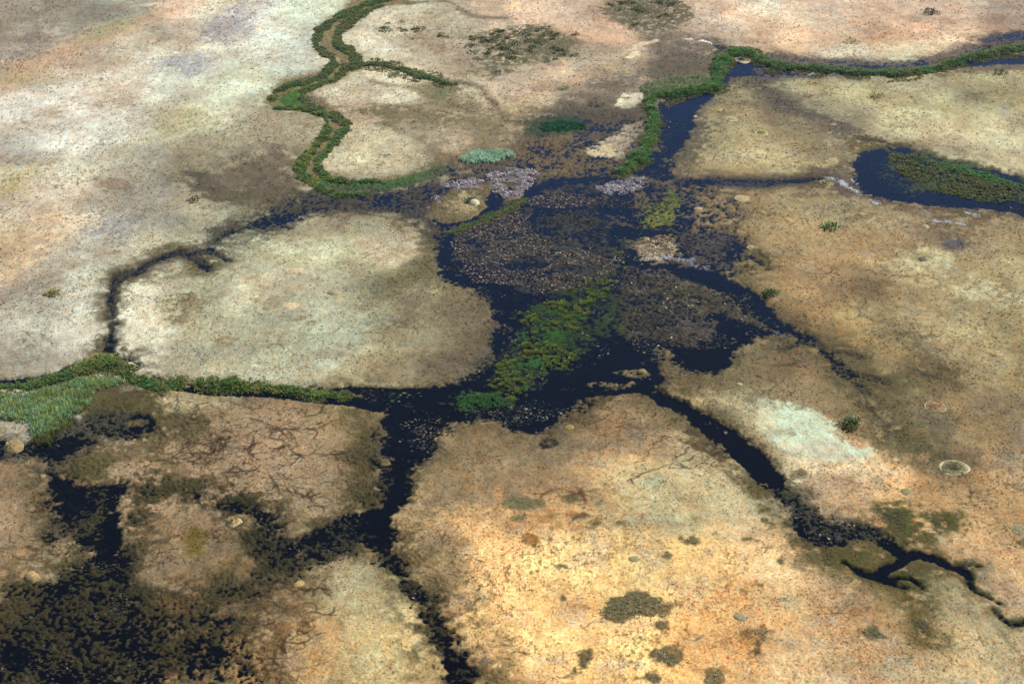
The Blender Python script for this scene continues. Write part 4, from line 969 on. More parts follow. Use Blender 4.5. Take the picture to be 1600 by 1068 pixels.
#REEDS
reed_bed('papyrus_bank', 'left papyrus bank along the tan winding channel at the top', 'papyrus', 'line', [(605,0,8),(570,10,9),(540,23,10),(518,36,10),(499,52,12),(494,68,12),(503,81,10),(519,92,9),(522,101,9),(511,114,9),(497,124,9),(470,132,9),(442,139,9),(427,149,10),(426,164,8)], PAPD, 3, (.9, 2.0), seed=11, fringe=False)
reed_bed('papyrus_bank', 'right papyrus bank along the tan winding channel at the top', 'papyrus', 'line', [(594,11,8),(562,26,11),(541,40,14),(527,58,14),(532,72,12),(546,82,14),(556,94,16),(550,104,12),(538,110,9),(530,122,9),(505,132,9),(480,142,10),(472,152,10),(484,168,11),(502,176,12),(522,184,13),(541,196,14)], PAPD, 3, (.9, 2.0), seed=12, fringe=False)
reed_bed('papyrus_bank', 'papyrus bank on the outer left side of the lower bend below the green pool', 'papyrus', 'line', [(436,171,5),(465,171,6),(492,176,7),(508,186,8),(512,203,9),(500,224,11),(481,244,14),(470,260,16),(473,275,16),(487,286,15),(503,298,13),(530,306,9),(568,304,7)], PAPD + PAP + PAPY[:1], 3, (1.0, 2.2), seed=13, fringe=False)
reed_bed('papyrus_bank', 'papyrus bank on the inner side of the lower bend beside the round pale island', 'papyrus', 'line', [(542,198,10),(531,214,12),(513,236,12),(498,255,12),(501,273,10),(517,282,8),(546,286,7),(582,284,6),(602,279,5)], PAPD + PAP + PAPY[:1], 3, (1.0, 2.2), seed=14, fringe=False)
reed_bed('papyrus_strip', 'thin papyrus strip running right from the winding channel across the pale meadow', 'papyrus', 'line', [(556,104,6),(590,102,7),(620,109,7),(645,117,8),(670,124,7),(697,134,5)], PAPD, 3, (1.2, 2.0), seed=15)
reed_bed('papyrus_bank', 'tall green papyrus bank bending down the left shore of the upper blue lake', 'papyrus', 'line', [(970,270,8),(984,264,14),(999,248,18),(1009,228,15),(1018,208,14),(1021,188,14),(1017,170,14),(1015,158,12),(1032,152,10),(1062,148,10),(1092,142,11),(1115,136,12),(1120,120,14),(1126,102,14),(1136,90,10),(1158,85,9),(1180,89,7)], PAP, 3, (2.0, 3.2), seed=16)
reed_bed('papyrus_bank', 'long papyrus bank curving along the far river to the right edge', 'papyrus', 'line', [(1182,92,7),(1215,105,8),(1250,109,8),(1290,111,7),(1340,115,8),(1390,118,9),(1440,114,9),(1470,107,9),(1500,96,9),(1540,86,9),(1570,80,9),(1615,76,10)], PAP[:2] + PAPD, 3, (2.0, 3.2), seed=17)
reed_bed('reed_bed', 'pale olive reed bed behind the bend of the tall papyrus bank', 'reeds', 'poly', [(998,140),(1010,132),(1050,126),(1100,122),(1112,132),(1090,138),(1060,144),(1012,152)], [(118,124,88),(104,114,74),(128,130,100)], 4, (1.4, 2.4), .2, 5, .35, .03, .25, seed=18)
reed_bed('papyrus_bank', 'bright green papyrus bank from the left edge to where the thin channel joins', 'papyrus', 'line', [(-15,610,13),(20,607,12),(50,605,12),(85,598,14),(120,586,15),(145,576,18),(170,573,22),(190,580,18),(214,594,16),(238,604,15),(254,610,10)], PAP + PAPD[3:] + [(44,84,44)], 3.2, (1.4, 2.6), seed=19)
reed_bed('papyrus_stand', 'yellow green papyrus stand on the crest of the left bank', 'papyrus', 'line', [(130,574,5),(150,568,8),(170,562,12),(182,570,10)], PAPY, 3, (1.6, 2.6), seed=29)
reed_bed('papyrus_bank', 'straight green papyrus bank between the pale island and the dark water south of it', 'papyrus', 'line', [(262,603,9),(290,602,9),(330,605,10),(360,604,10),(390,607,9),(420,610,9),(460,613,8),(500,617,8),(532,620,6)], PAP + PAPD[3:] + PAPY[:1], 3.2, (1.2, 2.4), seed=20)
reed_bed('reed_bed', 'broad mint green reed bed at the left edge in front of the papyrus bank', 'reeds', 'poly', [(-20,625),(45,618),(90,606),(130,598),(170,596),(196,600),(180,608),(150,614),(132,640),(112,655),(75,684),(52,686),(38,668),(-20,660)], MINT, 7, (1.4, 2.6), .17, 5, .3, .03, .25, seed=21, cl=4)
reed_bed('reed_fringe', 'yellow green reed fringe on the marsh side of the mint reed bed', 'reeds', 'poly', [(95,610),(150,608),(135,640),(115,662),(75,695),(45,690),(70,680),(105,655)], [(104,104,48),(88,94,44),(70,84,44)], 3.5, (1.2, 2.2), .17, 5, .35, .03, .25, seed=22)
reed_bed('reed_bed', 'small turquoise reed patch north of the grey mats', 'reeds', 'poly', [(718,252),(740,243),(770,240),(806,239),(809,247),(770,255),(730,258)], TURQ, 7, (1.6, 2.6), .2, 5, .3, .03, .25, seed=23)
reed_bed('reed_strip', 'thin green reed strip along the north edge of the lily field', 'reeds', 'line', [(698,364,4),(730,353,5),(770,338,6),(800,323,6),(822,312,5)], PAPD, 3, (.8, 1.4), seed=24)
reed_bed('reed_bed', 'dark green reed swamp covering the right hand lake', 'reeds', 'poly', [(1390,240),(1430,244),(1500,262),(1610,292),(1610,322),(1540,315),(1470,303),(1428,286),(1402,266)], [(76,86,44),(64,78,42),(88,88,48)], 1.8, (.6, 1.2), .4, 7, .9, .1, noise=(4, -.35), seed=25)
reed_bed('reed_bed', 'bright green grass strip on the far shore of the right hand lake', 'reeds', 'poly', [(1440,248),(1500,260),(1560,276),(1610,292),(1610,298),(1540,283),(1470,264)], [(56,104,52),(62,112,60)], 3, (.6, 1.0), .3, 5, .5, .1, seed=26)
reed_bed('reed_bed', 'green reed patch in the lake mouth just north of the dark neck', 'reeds', 'poly', [(706,620),(740,614),(790,620),(796,632),(760,640),(715,640)], [(60,104,58),(48,88,48),(74,110,60)], 4, (.8, 1.5), .2, 5, .4, .03, .25, seed=27)
reed_bed('reed_bed', 'dark green reed patch on the brown flats left of the upper blue lake', 'reeds', 'poly', [(845,197),(870,190),(905,192),(915,202),(880,208),(850,206)], [(40,84,58),(48,80,52)], 3, (.8, 1.4), .3, 5, .5, .03, .25, seed=28)

# dry grass tussocks over the whole plain (nobody could count them)
def grass():
    rng = np.random.default_rng(99)
    n = 150000
    y = 1 / rng.uniform(1 / 700, 1 / 215, n); x = y * rng.uniform(-.44, .44, n)
    keep = np.abs(x) < (.345 + .11 * (1 - np.clip((y - 228) / 250, 0, 1))) * y
    x, y = x[keep], y[keep]
    r = np.clip(np.round(np.interp(y, dist, np.arange(nr))).astype(int), 0, nr - 1); c = np.clip(np.round(np.interp(x / y, tang, np.arange(nc))).astype(int), 0, nc - 1)
    zz = HG[r, c]; cc = C.reshape(nr, nc, 3)[r, c]
    dens = sstep(-.5, .5, fbm(x, y, 9, 3, 5))
    k = (zz > .04) & (rng.uniform(0, 1, len(x)) < (.25 + .75 * dens) * (1 - BARE.reshape(nr, nc)[r, c]))
    x, y, zz, cc = x[k], y[k], zz[k], cc[k]
    n = len(x); nb = 4; I = np.repeat(np.arange(n), nb); m = n * nb
    sc = (y / 400) ** .7
    dk = rng.uniform(0, 1, n) < .17 * sstep(-.5, .8, fbm(x, y, 24, 3, 6))
    f = np.where(dk, .42, rng.choice([.8, .95, 1.1, 1.3], n))[:, None] * np.array([1.05, 1.0, .9])
    hh = rng.uniform(.18, .5, n) * sc
    v, fa, co_ = blades(x[I] + rng.normal(0, .15, m), y[I] + rng.normal(0, .15, m), zz[I] - .03, hh[I] * rng.uniform(.6, 1.1, m), .16 * sc[I] * rng.uniform(.6, 1.4, m), rng.uniform(0, 6.28, m), rng.uniform(.1, 1.1, m), np.clip((cc * f)[I], .004, .6), .6)
    o = link('dry_grass', tri_mesh('dry_grass', v, fa, co_), M_DEAD)
    return tag(o, 'short dry grass tussocks all over the plain', 'grass', kind='stuff')
grass()

# floating lily leaves (nobody could count them)
def lilies(name, label, areas, cols, size, seed, k=.6):
    rng = np.random.default_rng(seed)
    V, Fc, Cc = [], [], []; off = 0
    for geom, dens, ns in areas:
        x, y, s = scatter('poly', geom, dens, rng, ns)
        n = len(x)
        r = rng.uniform(size[0], size[1], n) * rng.choice([.6, 1, 1.5], n)
        ang = np.linspace(0, 2 * np.pi, 7)[:-1]
        rot = rng.uniform(0, 6.28, n)
        tx, ty = rng.normal(0, .22, n), rng.normal(0, .22, n)
        ca, sa = np.cos(ang[None] + rot[:, None]), np.sin(ang[None] + rot[:, None])
        vx, vy = ca * r[:, None], sa * r[:, None] * .8
        z = np.maximum(zat(x, y), 0)[:, None] + .10 + vx * tx[:, None] + vy * ty[:, None]
        v = np.stack([x[:, None] + vx, y[:, None] + vy, z], -1)
        V.append(v.reshape(-1, 3))
        b = np.arange(n)[:, None, None] * 6 + off
        Fc.append((np.array([[0, 1, 2], [0, 2, 3], [0, 3, 4], [0, 4, 5]])[None] + b).reshape(-1, 3))
        Cc.append(np.repeat(tint(n, cols, rng, .3) * (k / PLK), 6, 0)); off += n * 6
    o = link(name, tri_mesh(name, np.concatenate(V), np.concatenate(Fc), np.concatenate(Cc)), M_LILY)
    return tag(o, label, 'lilies', kind='stuff')
LF = [(705,372),(770,337),(830,307),(900,292),(945,304),(962,340),(985,390),(960,425),(925,440),(870,455),(810,448),(740,440),(708,412)]
lilies('lily_leaves', 'tan and pinkish lily leaves scattered over the lake', [(LF, 3.4, (11, -.05)), ([(700,395),(760,440),(830,455),(930,445),(980,500),(940,545),(880,520),(800,480)], .35, (6, 0)), ([(960,430),(1040,420),(1120,495),(1090,545),(990,530)], .5, (6, -.1)), ([(660,590),(720,582),(760,560),(770,590),(700,605)], .8, (6, -.2)), ([(620,655),(690,650),(680,695),(640,708),(615,690)], 1.0, (5, -.2))], [(120,96,80),(140,114,96),(104,86,72),(96,88,64),(84,74,64)], (.09, .24), 31, .85)
lilies('lily_leaves', 'pale whitish lily leaves on the dark water at the lake mouth', [([(720,590),(790,590),(800,612),(740,620)], .5, (6, 0)), ([(790,640),(840,620),(870,640),(850,660),(800,655)], 1.0, (4, -.2)), ([(800,600),(900,560),(960,540),(940,570),(860,610)], .3, (6, 0)), ([(630,640),(720,640),(690,660),(640,680)], .45, (5, -.1))], [(150,148,140),(110,114,112),(84,92,94)], (.08, .2), 32)
lilies('lily_leaves', 'green lily leaves at the east side of the lake', [([(930,430),(965,395),(1000,400),(960,450)], .8, (5, -.2)), ([(955,320),(1000,340),(1010,380),(960,400)], .4, (5, 0)), ([(1005,318),(1060,312),(1050,352),(1000,350)], 1.0, (4, -.3)), ([(600,615),(660,612),(660,640),(610,645)], .5, (5, -.1))], [(86,104,56),(110,122,54),(62,88,60)], (.2, .4), 33)

LAKE = [(560,612),(690,603),(745,580),(775,520),(740,455),(695,430),(690,368),(800,318),(850,285),(940,280),(1050,292),(1085,365),(1150,372),(1160,400),(1130,430),(1205,490),(1190,530),(1115,580),(1020,600),(905,632),(830,676),(740,655),(680,702),(650,740),(630,800),(590,850),(560,840),(610,760),(600,660)]
lilies('floating_weed', 'dark olive weed scraps floating on the lake and channels', [(LAKE, 2.6, (9, .3)), ([(70,740),(150,764),(196,758),(200,960),(300,1000),(330,1040),(0,1068),(0,990),(150,900),(66,850)], 1.8, (6, .25)), ([(500,835),(560,800),(620,790),(620,850),(590,860),(400,900),(395,800),(450,810)], 1.8, (6, .25)), ([(600,862),(640,880),(740,1068),(700,1068)], 1.8, (6, .25)), (UL, .6, (6, 0)), ([(30,690),(150,650),(240,655),(150,695),(90,740)], 1.8, (6, .25)), ([(1060,425),(1240,510),(1360,620),(1300,600),(1130,500)], 1.0, (4, -.1)), ([(1210,765),(1400,850),(1250,850)], 2.0, (4, -.3)), ([(1350,250),(1400,235),(1610,285),(1610,335),(1400,318)], .8, (5, 0))], [(70,66,40),(58,58,38),(84,74,50),(52,54,46),(98,86,62)], (.08, .28), 34, .4)

# dead grey reed mats
DEADC = [(128,122,126),(100,94,98),(150,144,146),(76,72,78),(116,104,100)]
def dead_mat(label, geom, dens=3.2, cols=DEADC, seed=1, noise=(5, -.45)):
    return reed_bed('dead_reed_mat', label, 'dead reeds', 'poly', geom, cols, dens, (.6, 1.5), .28, 6, 1.0, .5, noise=noise, seed=seed, mat=M_DEAD, cl=2, clvar=.6)
dead_mat('large mauve grey mat of dead reeds at the upper right of the sandy islet', [(760,275),(800,262),(850,268),(840,285),(815,305),(790,312),(768,300)], seed=41)
dead_mat('mauve grey dead reeds lying along the north side of the sandy islet', [(690,290),(740,278),(765,285),(750,296),(700,302)], seed=42)
dead_mat('small grey dead reed mat at the west tip of the sandy islet', [(664,315),(682,304),(690,318),(680,330),(666,330)], seed=43)
dead_mat('grey dead reed mat at the foot of the tall papyrus bank by the lake inlet', [(930,296),(960,282),(1000,278),(1015,285),(985,300),(950,306)], seed=44)
dead_mat('pale dead stems scattered on the eastern shore marsh', [(995,385),(1030,375),(1060,385),(1050,408),(1005,408)], 1.2, [(165,145,118),(140,124,104)], seed=45, noise=(4, 0))
dead_mat('purple grey dead sedge on the marsh right of the lake', [(1060,372),(1110,364),(1150,374),(1160,398),(1130,410),(1080,402)], 1.2, [(72,66,66),(58,52,54)], seed=46, noise=(4, .0))

# ------------------------------------------------------------------ single plants built as clump meshes
def clump_mesh(name, n, r, h, cols, seed, w=.35, dome=.8):
    """leafy clump: leaf blades spread through a dome-shaped volume"""
    rng = np.random.default_rng(seed)
    th = rng.uniform(0, 2 * np.pi, n); u = np.sqrt(rng.uniform(0, 1, n))
    lob = 1 + .25 * np.sin(3 * th + seed) + .15 * np.sin(5 * th + 2 * seed)
    x = np.cos(th) * u * r * lob; y = np.sin(th) * u * r * lob
    top = h * np.sqrt(np.clip(1 - (u * dome) ** 2, 0, 1)) * (1 + .25 * np.sin(4 * x / r + seed) * np.cos(3 * y / r))
    z = rng.uniform(0, .75, n) * top
    ln = rng.uniform(.25, .55, n) * h
    v, f, c = blades(x, y, z, ln, w * rng.uniform(.6, 1.3, n), th + rng.normal(0, .8, n), rng.uniform(.2, 1.3, n), tint(n, cols, rng, .22))
    return tri_mesh(name, v, f, c)

def stems_mesh(name, r, h, seed, n=5):
    """a few forking woody stems"""
    rng = np.random.default_rng(seed)
    V, Fc = [], []; off = 0
    def tube(a, b, ra, rb):
        nonlocal off
        a = np.array(a); b = np.array(b); d = (b - a) / np.linalg.norm(b - a)
        s1 = np.cross(d, [0.3, 0.9, 0.2]); s1 /= np.linalg.norm(s1); s2 = np.cross(d, s1)
        for q, rr in ((a, ra), (b, rb)):
            for k in range(5):
                an = k * 2 * np.pi / 5
                V.append(q + rr * (math.cos(an) * s1 + math.sin(an) * s2))
        for k in range(5):
            k2 = (k + 1) % 5
            Fc.append((off + k, off + k2, off + 5 + k2)); Fc.append((off + k, off + 5 + k2, off + 5 + k))
        off += 10
    for k in range(n):
        an = k * 6.28 / n + rng.uniform(-.4, .4)
        b = (math.cos(an) * r * .35, math.sin(an) * r * .35, h * .5)
        tube((0.05 * math.cos(an), .05 * math.sin(an), -.2), b, .07, .045)
        for j in (-.5, .5):
            tube(b, (math.cos(an + j) * r * .7, math.sin(an + j) * r * .7, h * rng.uniform(.7, .95)), .04, .015)
    return tri_mesh(name, np.array(V), np.array(Fc), np.tile(alb((110, 92, 70)), (len(V), 1)))

BUSHC = [(58,78,36),(46,66,34),(72,88,40),(38,54,30)]
def bush(name, label, px, py, r, h, cols, seed, group=None, n=160, w=.3, leafname='foliage'):
    p = at(px, py)
    e = empty(name, (p[0], p[1], z1(p[0], p[1])), label, 'shrub', group)
    link(leafname, clump_mesh(name + ' leaves', n, r, h, cols, seed, w), M_SHRUB, e)
    link('stems', stems_mesh(name + ' stems', r, h, seed), M_WOOD, e)
    return e

# papyrus clumps standing in the green part of the lake: each one its own plant
CL = [clump_mesh('clump', 130, rr, hh, [(88,98,36),(68,84,34),(98,100,40),(78,94,36)], 200 + k, .22) for k, (rr, hh) in enumerate([(1.0, 1.0), (1.3, 1.15), (.8, .9), (1.15, 1.25)])]
for c_ in CL: c_.materials.append(M_REED)
def clumps(label, group, geom, count, seed, smin=.42, smax=.85, noise=(5, .0), name='papyrus_clump', cat='papyrus'):
    rng = np.random.default_rng(seed)
    x, y, s = scatter('poly', geom, count / 40.0, rng, noise)
    k = 0
    for i in range(len(x)):
        if k >= count: break
        o = bpy.data.objects.new(name, CL[rng.integers(0, len(CL))])
        COL.objects.link(o)
        sc = rng.uniform(smin, smax)
        o.location = (x[i], y[i], z1(x[i], y[i]) - .05); o.rotation_euler = (0, 0, rng.uniform(0, 6.28)); o.scale = (sc, sc, sc * rng.uniform(.8, 1.1))
        tag(o, label, cat, group); k += 1
clumps('yellow green papyrus clump in the thick cluster on the green mat in mid lake', 'clumps in the thick mid lake cluster', [(770,575),(805,545),(850,535),(895,540),(905,560),(870,580),(820,590),(780,600)], 95, 51, noise=(5, -.25))
clumps('yellow green papyrus clump on the upper part of the green lake mat', 'clumps on the upper green mat', [(800,495),(830,480),(900,470),(950,450),(965,480),(960,520),(930,540),(880,535),(820,530)], 100, 52)
clumps('papyrus clump on the lower green mat near the lake mouth', 'clumps near the lake mouth', [(735,620),(770,590),(830,595),(800,630),(760,640)], 40, 53, .4, .7)
clumps('small olive papyrus clump in the strip of water north of the green mat', 'clumps north of the green mat', [(885,455),(930,430),(960,440),(940,470),(900,475)], 36, 54, .35, .7, noise=(4, -.2))

# low heath shrubs on the far meadow
HE = [clump_mesh('heath', 70, rr, hh, [(70,74,44),(58,64,38),(80,80,48)], 300 + k, .4) for k, (rr, hh) in enumerate([(1.6, .9), (2.1, 1.0), (1.2, .8)])]
for c_ in HE: c_.materials.append(M_SHRUB)
def heath(label, group, geom, count, seed, noise=(12, .0), smin=.6, smax=1.2):
    rng = np.random.default_rng(seed)
    x, y, s = scatter('poly', geom, .06, rng, noise)
    for i in range(min(count, len(x))):
        o = bpy.data.objects.new('heath_shrub', HE[rng.integers(0, len(HE))])
        COL.objects.link(o)
        sc = rng.uniform(smin, smax)
        o.location = (x[i], y[i], z1(x[i], y[i]) - .05); o.rotation_euler = (0, 0, rng.uniform(0, 6.28)); o.scale = (sc, sc, sc)
        tag(o, label, 'shrub', group)
heath('low olive heath shrub in the big dark thicket on the far middle meadow', 'heath shrubs of the far middle meadow', [(735,60),(790,42),(860,45),(915,60),(900,90),(820,108),(770,124),(740,110)], 160, 61, noise=(12,-.3))
heath('low heath shrub in the dark thicket at the top right of the far meadow', 'heath shrubs at the top of the far meadow', [(935,12),(980,2),(1060,2),(1080,30),(1050,45),(1000,48),(955,30)], 90, 62)
heath('low heath shrub scattered on the pale meadow right of the winding channel', 'heath shrubs right of the winding channel', [(580,42),(640,32),(720,45),(700,62),(600,66)], 40, 63)

# scrub patches on the golden plain
def scrub(label, geom, seed, dens=5, cols=((104,96,66),(88,82,54),(118,108,76)), h=(.25, .6)):
    return reed_bed('scrub_patch', label, 'scrub', 'poly', geom, list(cols), dens, h, .3, 5, 1.0, .2, seed=seed, mat=M_SHRUB, cl=1.6)
scrub('large grey brown scrub patch alone on the golden plain', [(938,958),(955,946),(975,938),(985,925),(1000,923),(1012,934),(1046,945),(1046,952),(1030,958),(1048,964),(1042,972),(1015,966),(985,973),(950,970)], 71)
scrub('grey brown scrub patch at the lower middle of the golden plain, long and leaning right', [(1020,1020),(1040,1016),(1062,1032),(1068,1044),(1045,1042)], 72)
scrub('dark scrub patch at the bottom edge of the golden plain', [(1098,1066),(1110,1052),(1122,1050),(1120,1068),(1104,1072)], 73)
scrub('small ragged scrub patch right of the grey disc mound', [(1160,985),(1175,982),(1200,990),(1190,1003),(1170,1000)], 74)
scrub('round dark green scrub patch left of the green wash at lower right', [(1344,990),(1356,980),(1372,982),(1384,998),(1372,1008),(1352,1004)], 75, cols=((88,88,60),(74,76,50)))
scrub('tiny dark scrub patch above the golden plain right of the grey disc', [(1036,862),(1046,860),(1052,870),(1042,875)], 76)

# single bushes
bush('shrub', 'dark green bush ring of leaves beside the pale clay pan', 1327, 668, 2.2, 1.9, BUSHC, 81, n=240)
bush('shrub', 'bright green bush on the small mound in the brown plain at upper right', 1297, 359, 2.6, 1.7, [(74,108,44),(58,90,40),(46,70,36)], 82, n=200)
bush('shrub', 'dark green bush on a pale halo beside the black channel', 1203, 462, 1.7, 1.6, BUSHC, 83)
bush('shrub', 'lone dark bush on the far pinkish plain at top right', 1455, 22, 3.0, 2.2, [(44,56,36),(36,46,32)], 84)
bush('shrub', 'flat green bush above the long far papyrus bank', 1330, 67, 3.4, 1.2, [(120,124,72),(100,110,62)], 85)
bush('shrub', 'olive bush on the pale plain at the left', 83, 462, 1.9, 1.5, [(128,118,66),(108,104,58)], 86)
bush('shrub', 'dark bush ringed by bare ground left of the winding channel', 303, 314, 2.0, 1.3, [(70,76,50),(54,60,42)], 87, n=120)
bush('shrub', 'small green bush on the white crest of the sandy islet', 735, 316, 1.7, 1.3, BUSHC, 88)
bush('shrub', 'olive bush on the white meadow patch right of the winding channel', 616, 121, 2.4, 1.4, [(98,100,62),(84,88,54)], 89)
bush('shrub', 'yellow olive bush on the brown plain right of the upper lake', 1370, 153, 2.4, 1.2, [(140,134,70),(118,116,62)], 90)
bush('shrub', 'two tone bush at the right edge below the far river', 1562, 117, 2.8, 1.5, [(86,90,52),(70,76,46)], 91)
bush('shrub', 'green tinted low bush on the top middle meadow by the pale track', 880, 141, 2.4, 1.0, [(126,130,72),(110,118,66)], 92)

# ------------------------------------------------------------------ termite mounds
def mound_mesh(r, h, col_top, col_side, seed, rim=False):
    rng = np.random.default_rng(seed)
    nrng, nseg = 12, 40
    th = np.linspace(0, 2 * np.pi, nseg, endpoint=False)
    lob = 1 + .07 * np.sin(2 * th + seed) + .05 * np.sin(3 * th + 2.1 * seed) + .03 * np.sin(7 * th + seed)
    V = [(0, 0, h)]; Cc = [alb(col_top)]
    for k in range(1, nrng + 1):
        u = k / nrng
        zz = h * (1 - u ** 2.4) if u < .98 else -.35
        if u >= .98: u = 1.05
        nz = rng.normal(0, .025 * h, nseg)
        for j in range(nseg):
            V.append((math.cos(th[j]) * r * u * lob[j], math.sin(th[j]) * r * u * lob[j], zz + nz[j]))
            t = np.clip((u - .62 + .1 * math.sin(5 * th[j] + seed)) / .3, 0, 1)
            Cc.append((alb(col_top) * (1 - t) + alb(col_side) * t) * (1 + .12 * rng.normal()))
    Fc = [(0, 1 + j, 1 + (j + 1) % nseg) for j in range(nseg)]
    for k in range(nrng - 1):
        a = 1 + k * nseg; b = a + nseg
        for j in range(nseg):
            j2 = (j + 1) % nseg
            Fc.append((a + j, b + j, b + j2)); Fc.append((a + j, b + j2, a + j2))
    return tri_mesh('mound', np.array(V), np.array(Fc), np.array(Cc), True)

def ring_mesh(r, w, h, col, seed):
    """low bank of trampled pale soil round a mound"""
    rng = np.random.default_rng(seed)
    nseg = 56
    th = np.linspace(0, 2 * np.pi, nseg, endpoint=False)
    lob = 1 + .06 * np.sin(2 * th + seed) + .04 * np.sin(3 * th + 2.1 * seed)
    wv = w * (1 + .35 * np.sin(2 * th + 1.3 * seed) + .25 * np.sin(5 * th + seed))
    V, Cc = [], []
    for q, zz in ((-.5, -.25), (-.25, h * .8), (0.0, h), (.25, h * .7), (.5, -.25)):
        for j in range(nseg):
            rr = r * lob[j] + q * wv[j] * 1.1
            V.append((math.cos(th[j]) * rr, math.sin(th[j]) * rr, zz * (1 + .1 * rng.normal())))
            Cc.append(alb(col) * (1 + .12 * rng.normal()))
    Fc = []
    for k in range(4):
        a = k * nseg; b = a + nseg
        for j in range(nseg):
            j2 = (j + 1) % nseg
            Fc.append((a + j, a + j2, b + j2)); Fc.append((a + j, b + j2, b + j))
    return tri_mesh('ring', np.array(V), np.array(Fc), np.array(Cc), True)

def mound(label, px, py, wpx, h, top, side, seed, ring=None, grass=None, name='termite_mound'):
    p = at(px, py)
    t = np.linalg.norm(np.append(p, H)) / F
    r = wpx / 2 * t
    h *= 1.4
    e = empty(name, (p[0], p[1], z1(p[0], p[1]) - .04), label, 'mound')
    link('mound_body', mound_mesh(r, h, top, side, seed), M_SOIL, e)
    if ring: link('bare_ring', ring_mesh(r * 1.06, r * ring[1], .14, ring[0], seed), M_SOIL, e)
    if grass:
        rng = np.random.default_rng(seed)
        n = int(110 * grass[1])
        th = rng.uniform(0, 6.28, n); u = np.sqrt(rng.uniform(0, 1, n)) * .62
        v, f, c = blades(np.cos(th) * u * r, np.sin(th) * u * r, h * (1 - u ** 2.4) - .04, rng.uniform(.2, .5, n), rng.uniform(.15, .3, n), th + rng.normal(0, 1, n), rng.uniform(.1, 1, n), tint(n, grass[0], rng, .2))
        link('grass_tuft', tri_mesh('tuft', v, f, c), M_SHRUB, e)
    return e
GREY = (150,148,112); SAGE = (128,130,98)
mound('large flat mound with grey green top and whitish ring, at right', 1490, 733, 38, .55, (118,110,76), (160,150,112), 1, ((205,192,155), .22), ([(124,118,82),(108,104,70)], 1.5))
mound('low tan mound circled by a bare ring on the big pale island', 521, 460, 20, .6, (172,158,120), (182,168,130), 2, ((206,190,150), .3))
mound('pale ringed mound at the water under the bend of the far river', 1160, 95, 20, .5, (120,108,84), (150,138,110), 3, ((198,182,150), .45), ([(80,88,56),(60,70,46)], 1.2))
mound('pale ringed mound on the tan plain below the upper lake', 1143, 189, 16, .35, (172,156,112), (180,164,122), 4, ((214,202,160), .3))
mound('mound with a green crown and pale streaks right of the upper lake', 1190, 210, 18, .4, (160,158,92), (180,166,120), 5, ((204,192,146), .3), ([(140,150,80),(120,136,72)], 1))
mound('yellowish oval mound nearest the right shore of the upper lake', 1120, 174, 14, .35, (150,140,84), (168,152,106), 6, ((184,168,120), .4))
mound('tiny cream mound at the lake edge left of the yellowish oval mound', 1087, 183, 9, .3, (190,178,140), (184,168,130), 7)
mound('round mound with thin double ring just below the dark side channel', 1290, 288, 20, .35, (140,130,86), (150,136,98), 8, ((172,156,112), .25), ([(124,120,72)], 1))
mound('small cream ringed mound below the right hand lake', 1446, 357, 11, .3, (186,172,130), (170,150,112), 9, ((198,184,140), .3))
mound('dark grey core mound in the middle of a pale halo at right', 1441, 408, 15, .4, (108,104,96), (132,126,98), 10)
mound('mound with orange top and broken pale ring at far right of the dark wash', 1461, 637, 30, .35, (152,126,88), (150,132,96), 11, ((176,160,120), .2), ([(150,118,74)], .8))
mound('sage green disc mound below the pale clay pan', 1415, 770, 19, .3, (140,134,98), (150,140,104), 12)
mound('sage green disc mound at the right edge near the black creek', 1592, 829, 26, .35, (142,136,102), (172,156,116), 13)
mound('grey green disc mound above the large scrub patch', 991, 875, 18, .3, (160,150,112), (172,156,110), 14)
mound('grey disc mound with whitish top on the golden plain', 1157, 967, 22, .35, (164,156,122), (132,122,90), 15)
mound('orange dome mound at the left edge above the dark marsh', 50, 903, 24, .8, (184,152,104), (166,140,98), 16)
mound('broad tan dome mound between the mint reeds and black water', 22, 699, 34, 1.0, (160,138,96), (152,132,92), 17, None, ([(150,134,92)], .6))
mound('pale stone coloured dome mound beside the western marsh', 365, 819, 26, .7, (180,158,106), (190,174,130), 18, None, ([(128,118,70)], .8))
mound('golden topped mound with olive rim south of the western marsh', 468, 915, 20, .5, (192,160,104), (156,138,90), 19, ((150,138,84), .35))
mound('cream ringed mound on the upper left of the big pale island', 464, 425, 26, .25, (205,188,148), (196,178,140), 20, ((212,196,154), .2))
mound('low cream mound without a ring in the middle of the big pale island', 456, 480, 28, .25, (214,194,150), (204,184,142), 21)
mound('cream and grey mound near the east point of the big pale island', 636, 386, 26, .3, (184,172,148), (206,180,134), 22, ((210,186,140), .25))
mound('white crested mound on the sandy islet in the lake', 741, 318, 20, .8, (214,204,168), (224,214,182), 23)
mound('small pale mound on the marsh edge below the broad tan dome', 67, 746, 12, .5, (160,144,110), (142,124,92), 24)
mound('small yellow mound on the south shore of the lake', 889, 671, 18, .4, (152,134,78), (140,124,76), 25)
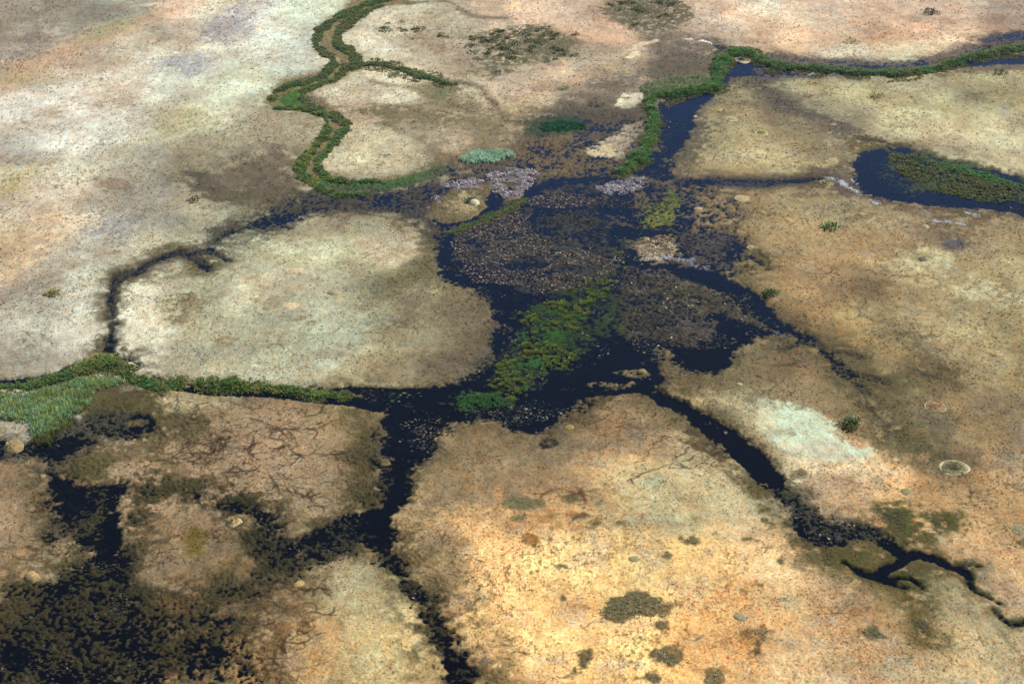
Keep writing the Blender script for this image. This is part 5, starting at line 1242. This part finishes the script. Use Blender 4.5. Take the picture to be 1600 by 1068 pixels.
mound('yellowish dome mound on the spit at the junction of black channels', 1003, 582, 15, .5, (150,132,82), (138,120,80), 26)
mound('cream mound on the marsh left of the eastern plain', 1092, 327, 16, .4, (182,158,116), (170,146,106), 27)
mound('oval tan mound at the head of the eastern marsh', 1010, 374, 14, .4, (168,148,104), (150,130,92), 28)
mound('pale ringed mound on the tan shore right of the purple sedge', 1175, 388, 14, .35, (176,152,108), (186,162,118), 29, ((200,178,132), .35))
mound('long oval cream mound on the plain below the dark side channel', 1160, 312, 22, .3, (186,162,116), (196,176,132), 30, ((200,180,136), .25))
mound('small olive mound right of the oval cream mound', 1192, 335, 11, .3, (162,150,96), (170,152,104), 31)
mound('small cream mound above the pale clay pan', 1155, 603, 11, .35, (190,180,140), (170,152,110), 32)
mound('small mound at the fork of the east channel', 1268, 550, 20, .4, (128,112,70), (132,112,74), 33)
mound('brownish mound on the left of the golden plain top between marsh arms', 306, 738, 14, .2, (160,134,104), (164,138,106), 34)

# ------------------------------------------------------------------ haze in the air
def haze(density=0.00003):
    z0, z1_ = -3.0, 240.0
    v = [(-12000, -400, z0), (12000, -400, z0), (12000, 5000, z0), (-12000, 5000, z0), (-12000, -400, z1_), (12000, -400, z1_), (12000, 5000, z1_), (-12000, 5000, z1_)]
    f = [(0, 3, 2, 1), (4, 5, 6, 7), (0, 1, 5, 4), (1, 2, 6, 5), (2, 3, 7, 6), (3, 0, 4, 7)]
    me_ = bpy.data.meshes.new('haze'); me_.from_pydata(v, [], f)
    m = bpy.data.materials.new('haze'); m.use_nodes = True
    nt = m.node_tree; nt.nodes.clear()
    o_ = nt.nodes.new('ShaderNodeOutputMaterial'); pv = nt.nodes.new('ShaderNodeVolumePrincipled')
    pv.inputs['Color'].default_value = (.7, .85, 1.0, 1)
    pv.inputs['Density'].default_value = density
    pv.inputs['Anisotropy'].default_value = 0.2
    nt.links.new(pv.outputs[0], o_.inputs['Volume'])
    o = link('haze', me_, m)
    tag(o, kind='stuff')
    return o
haze()
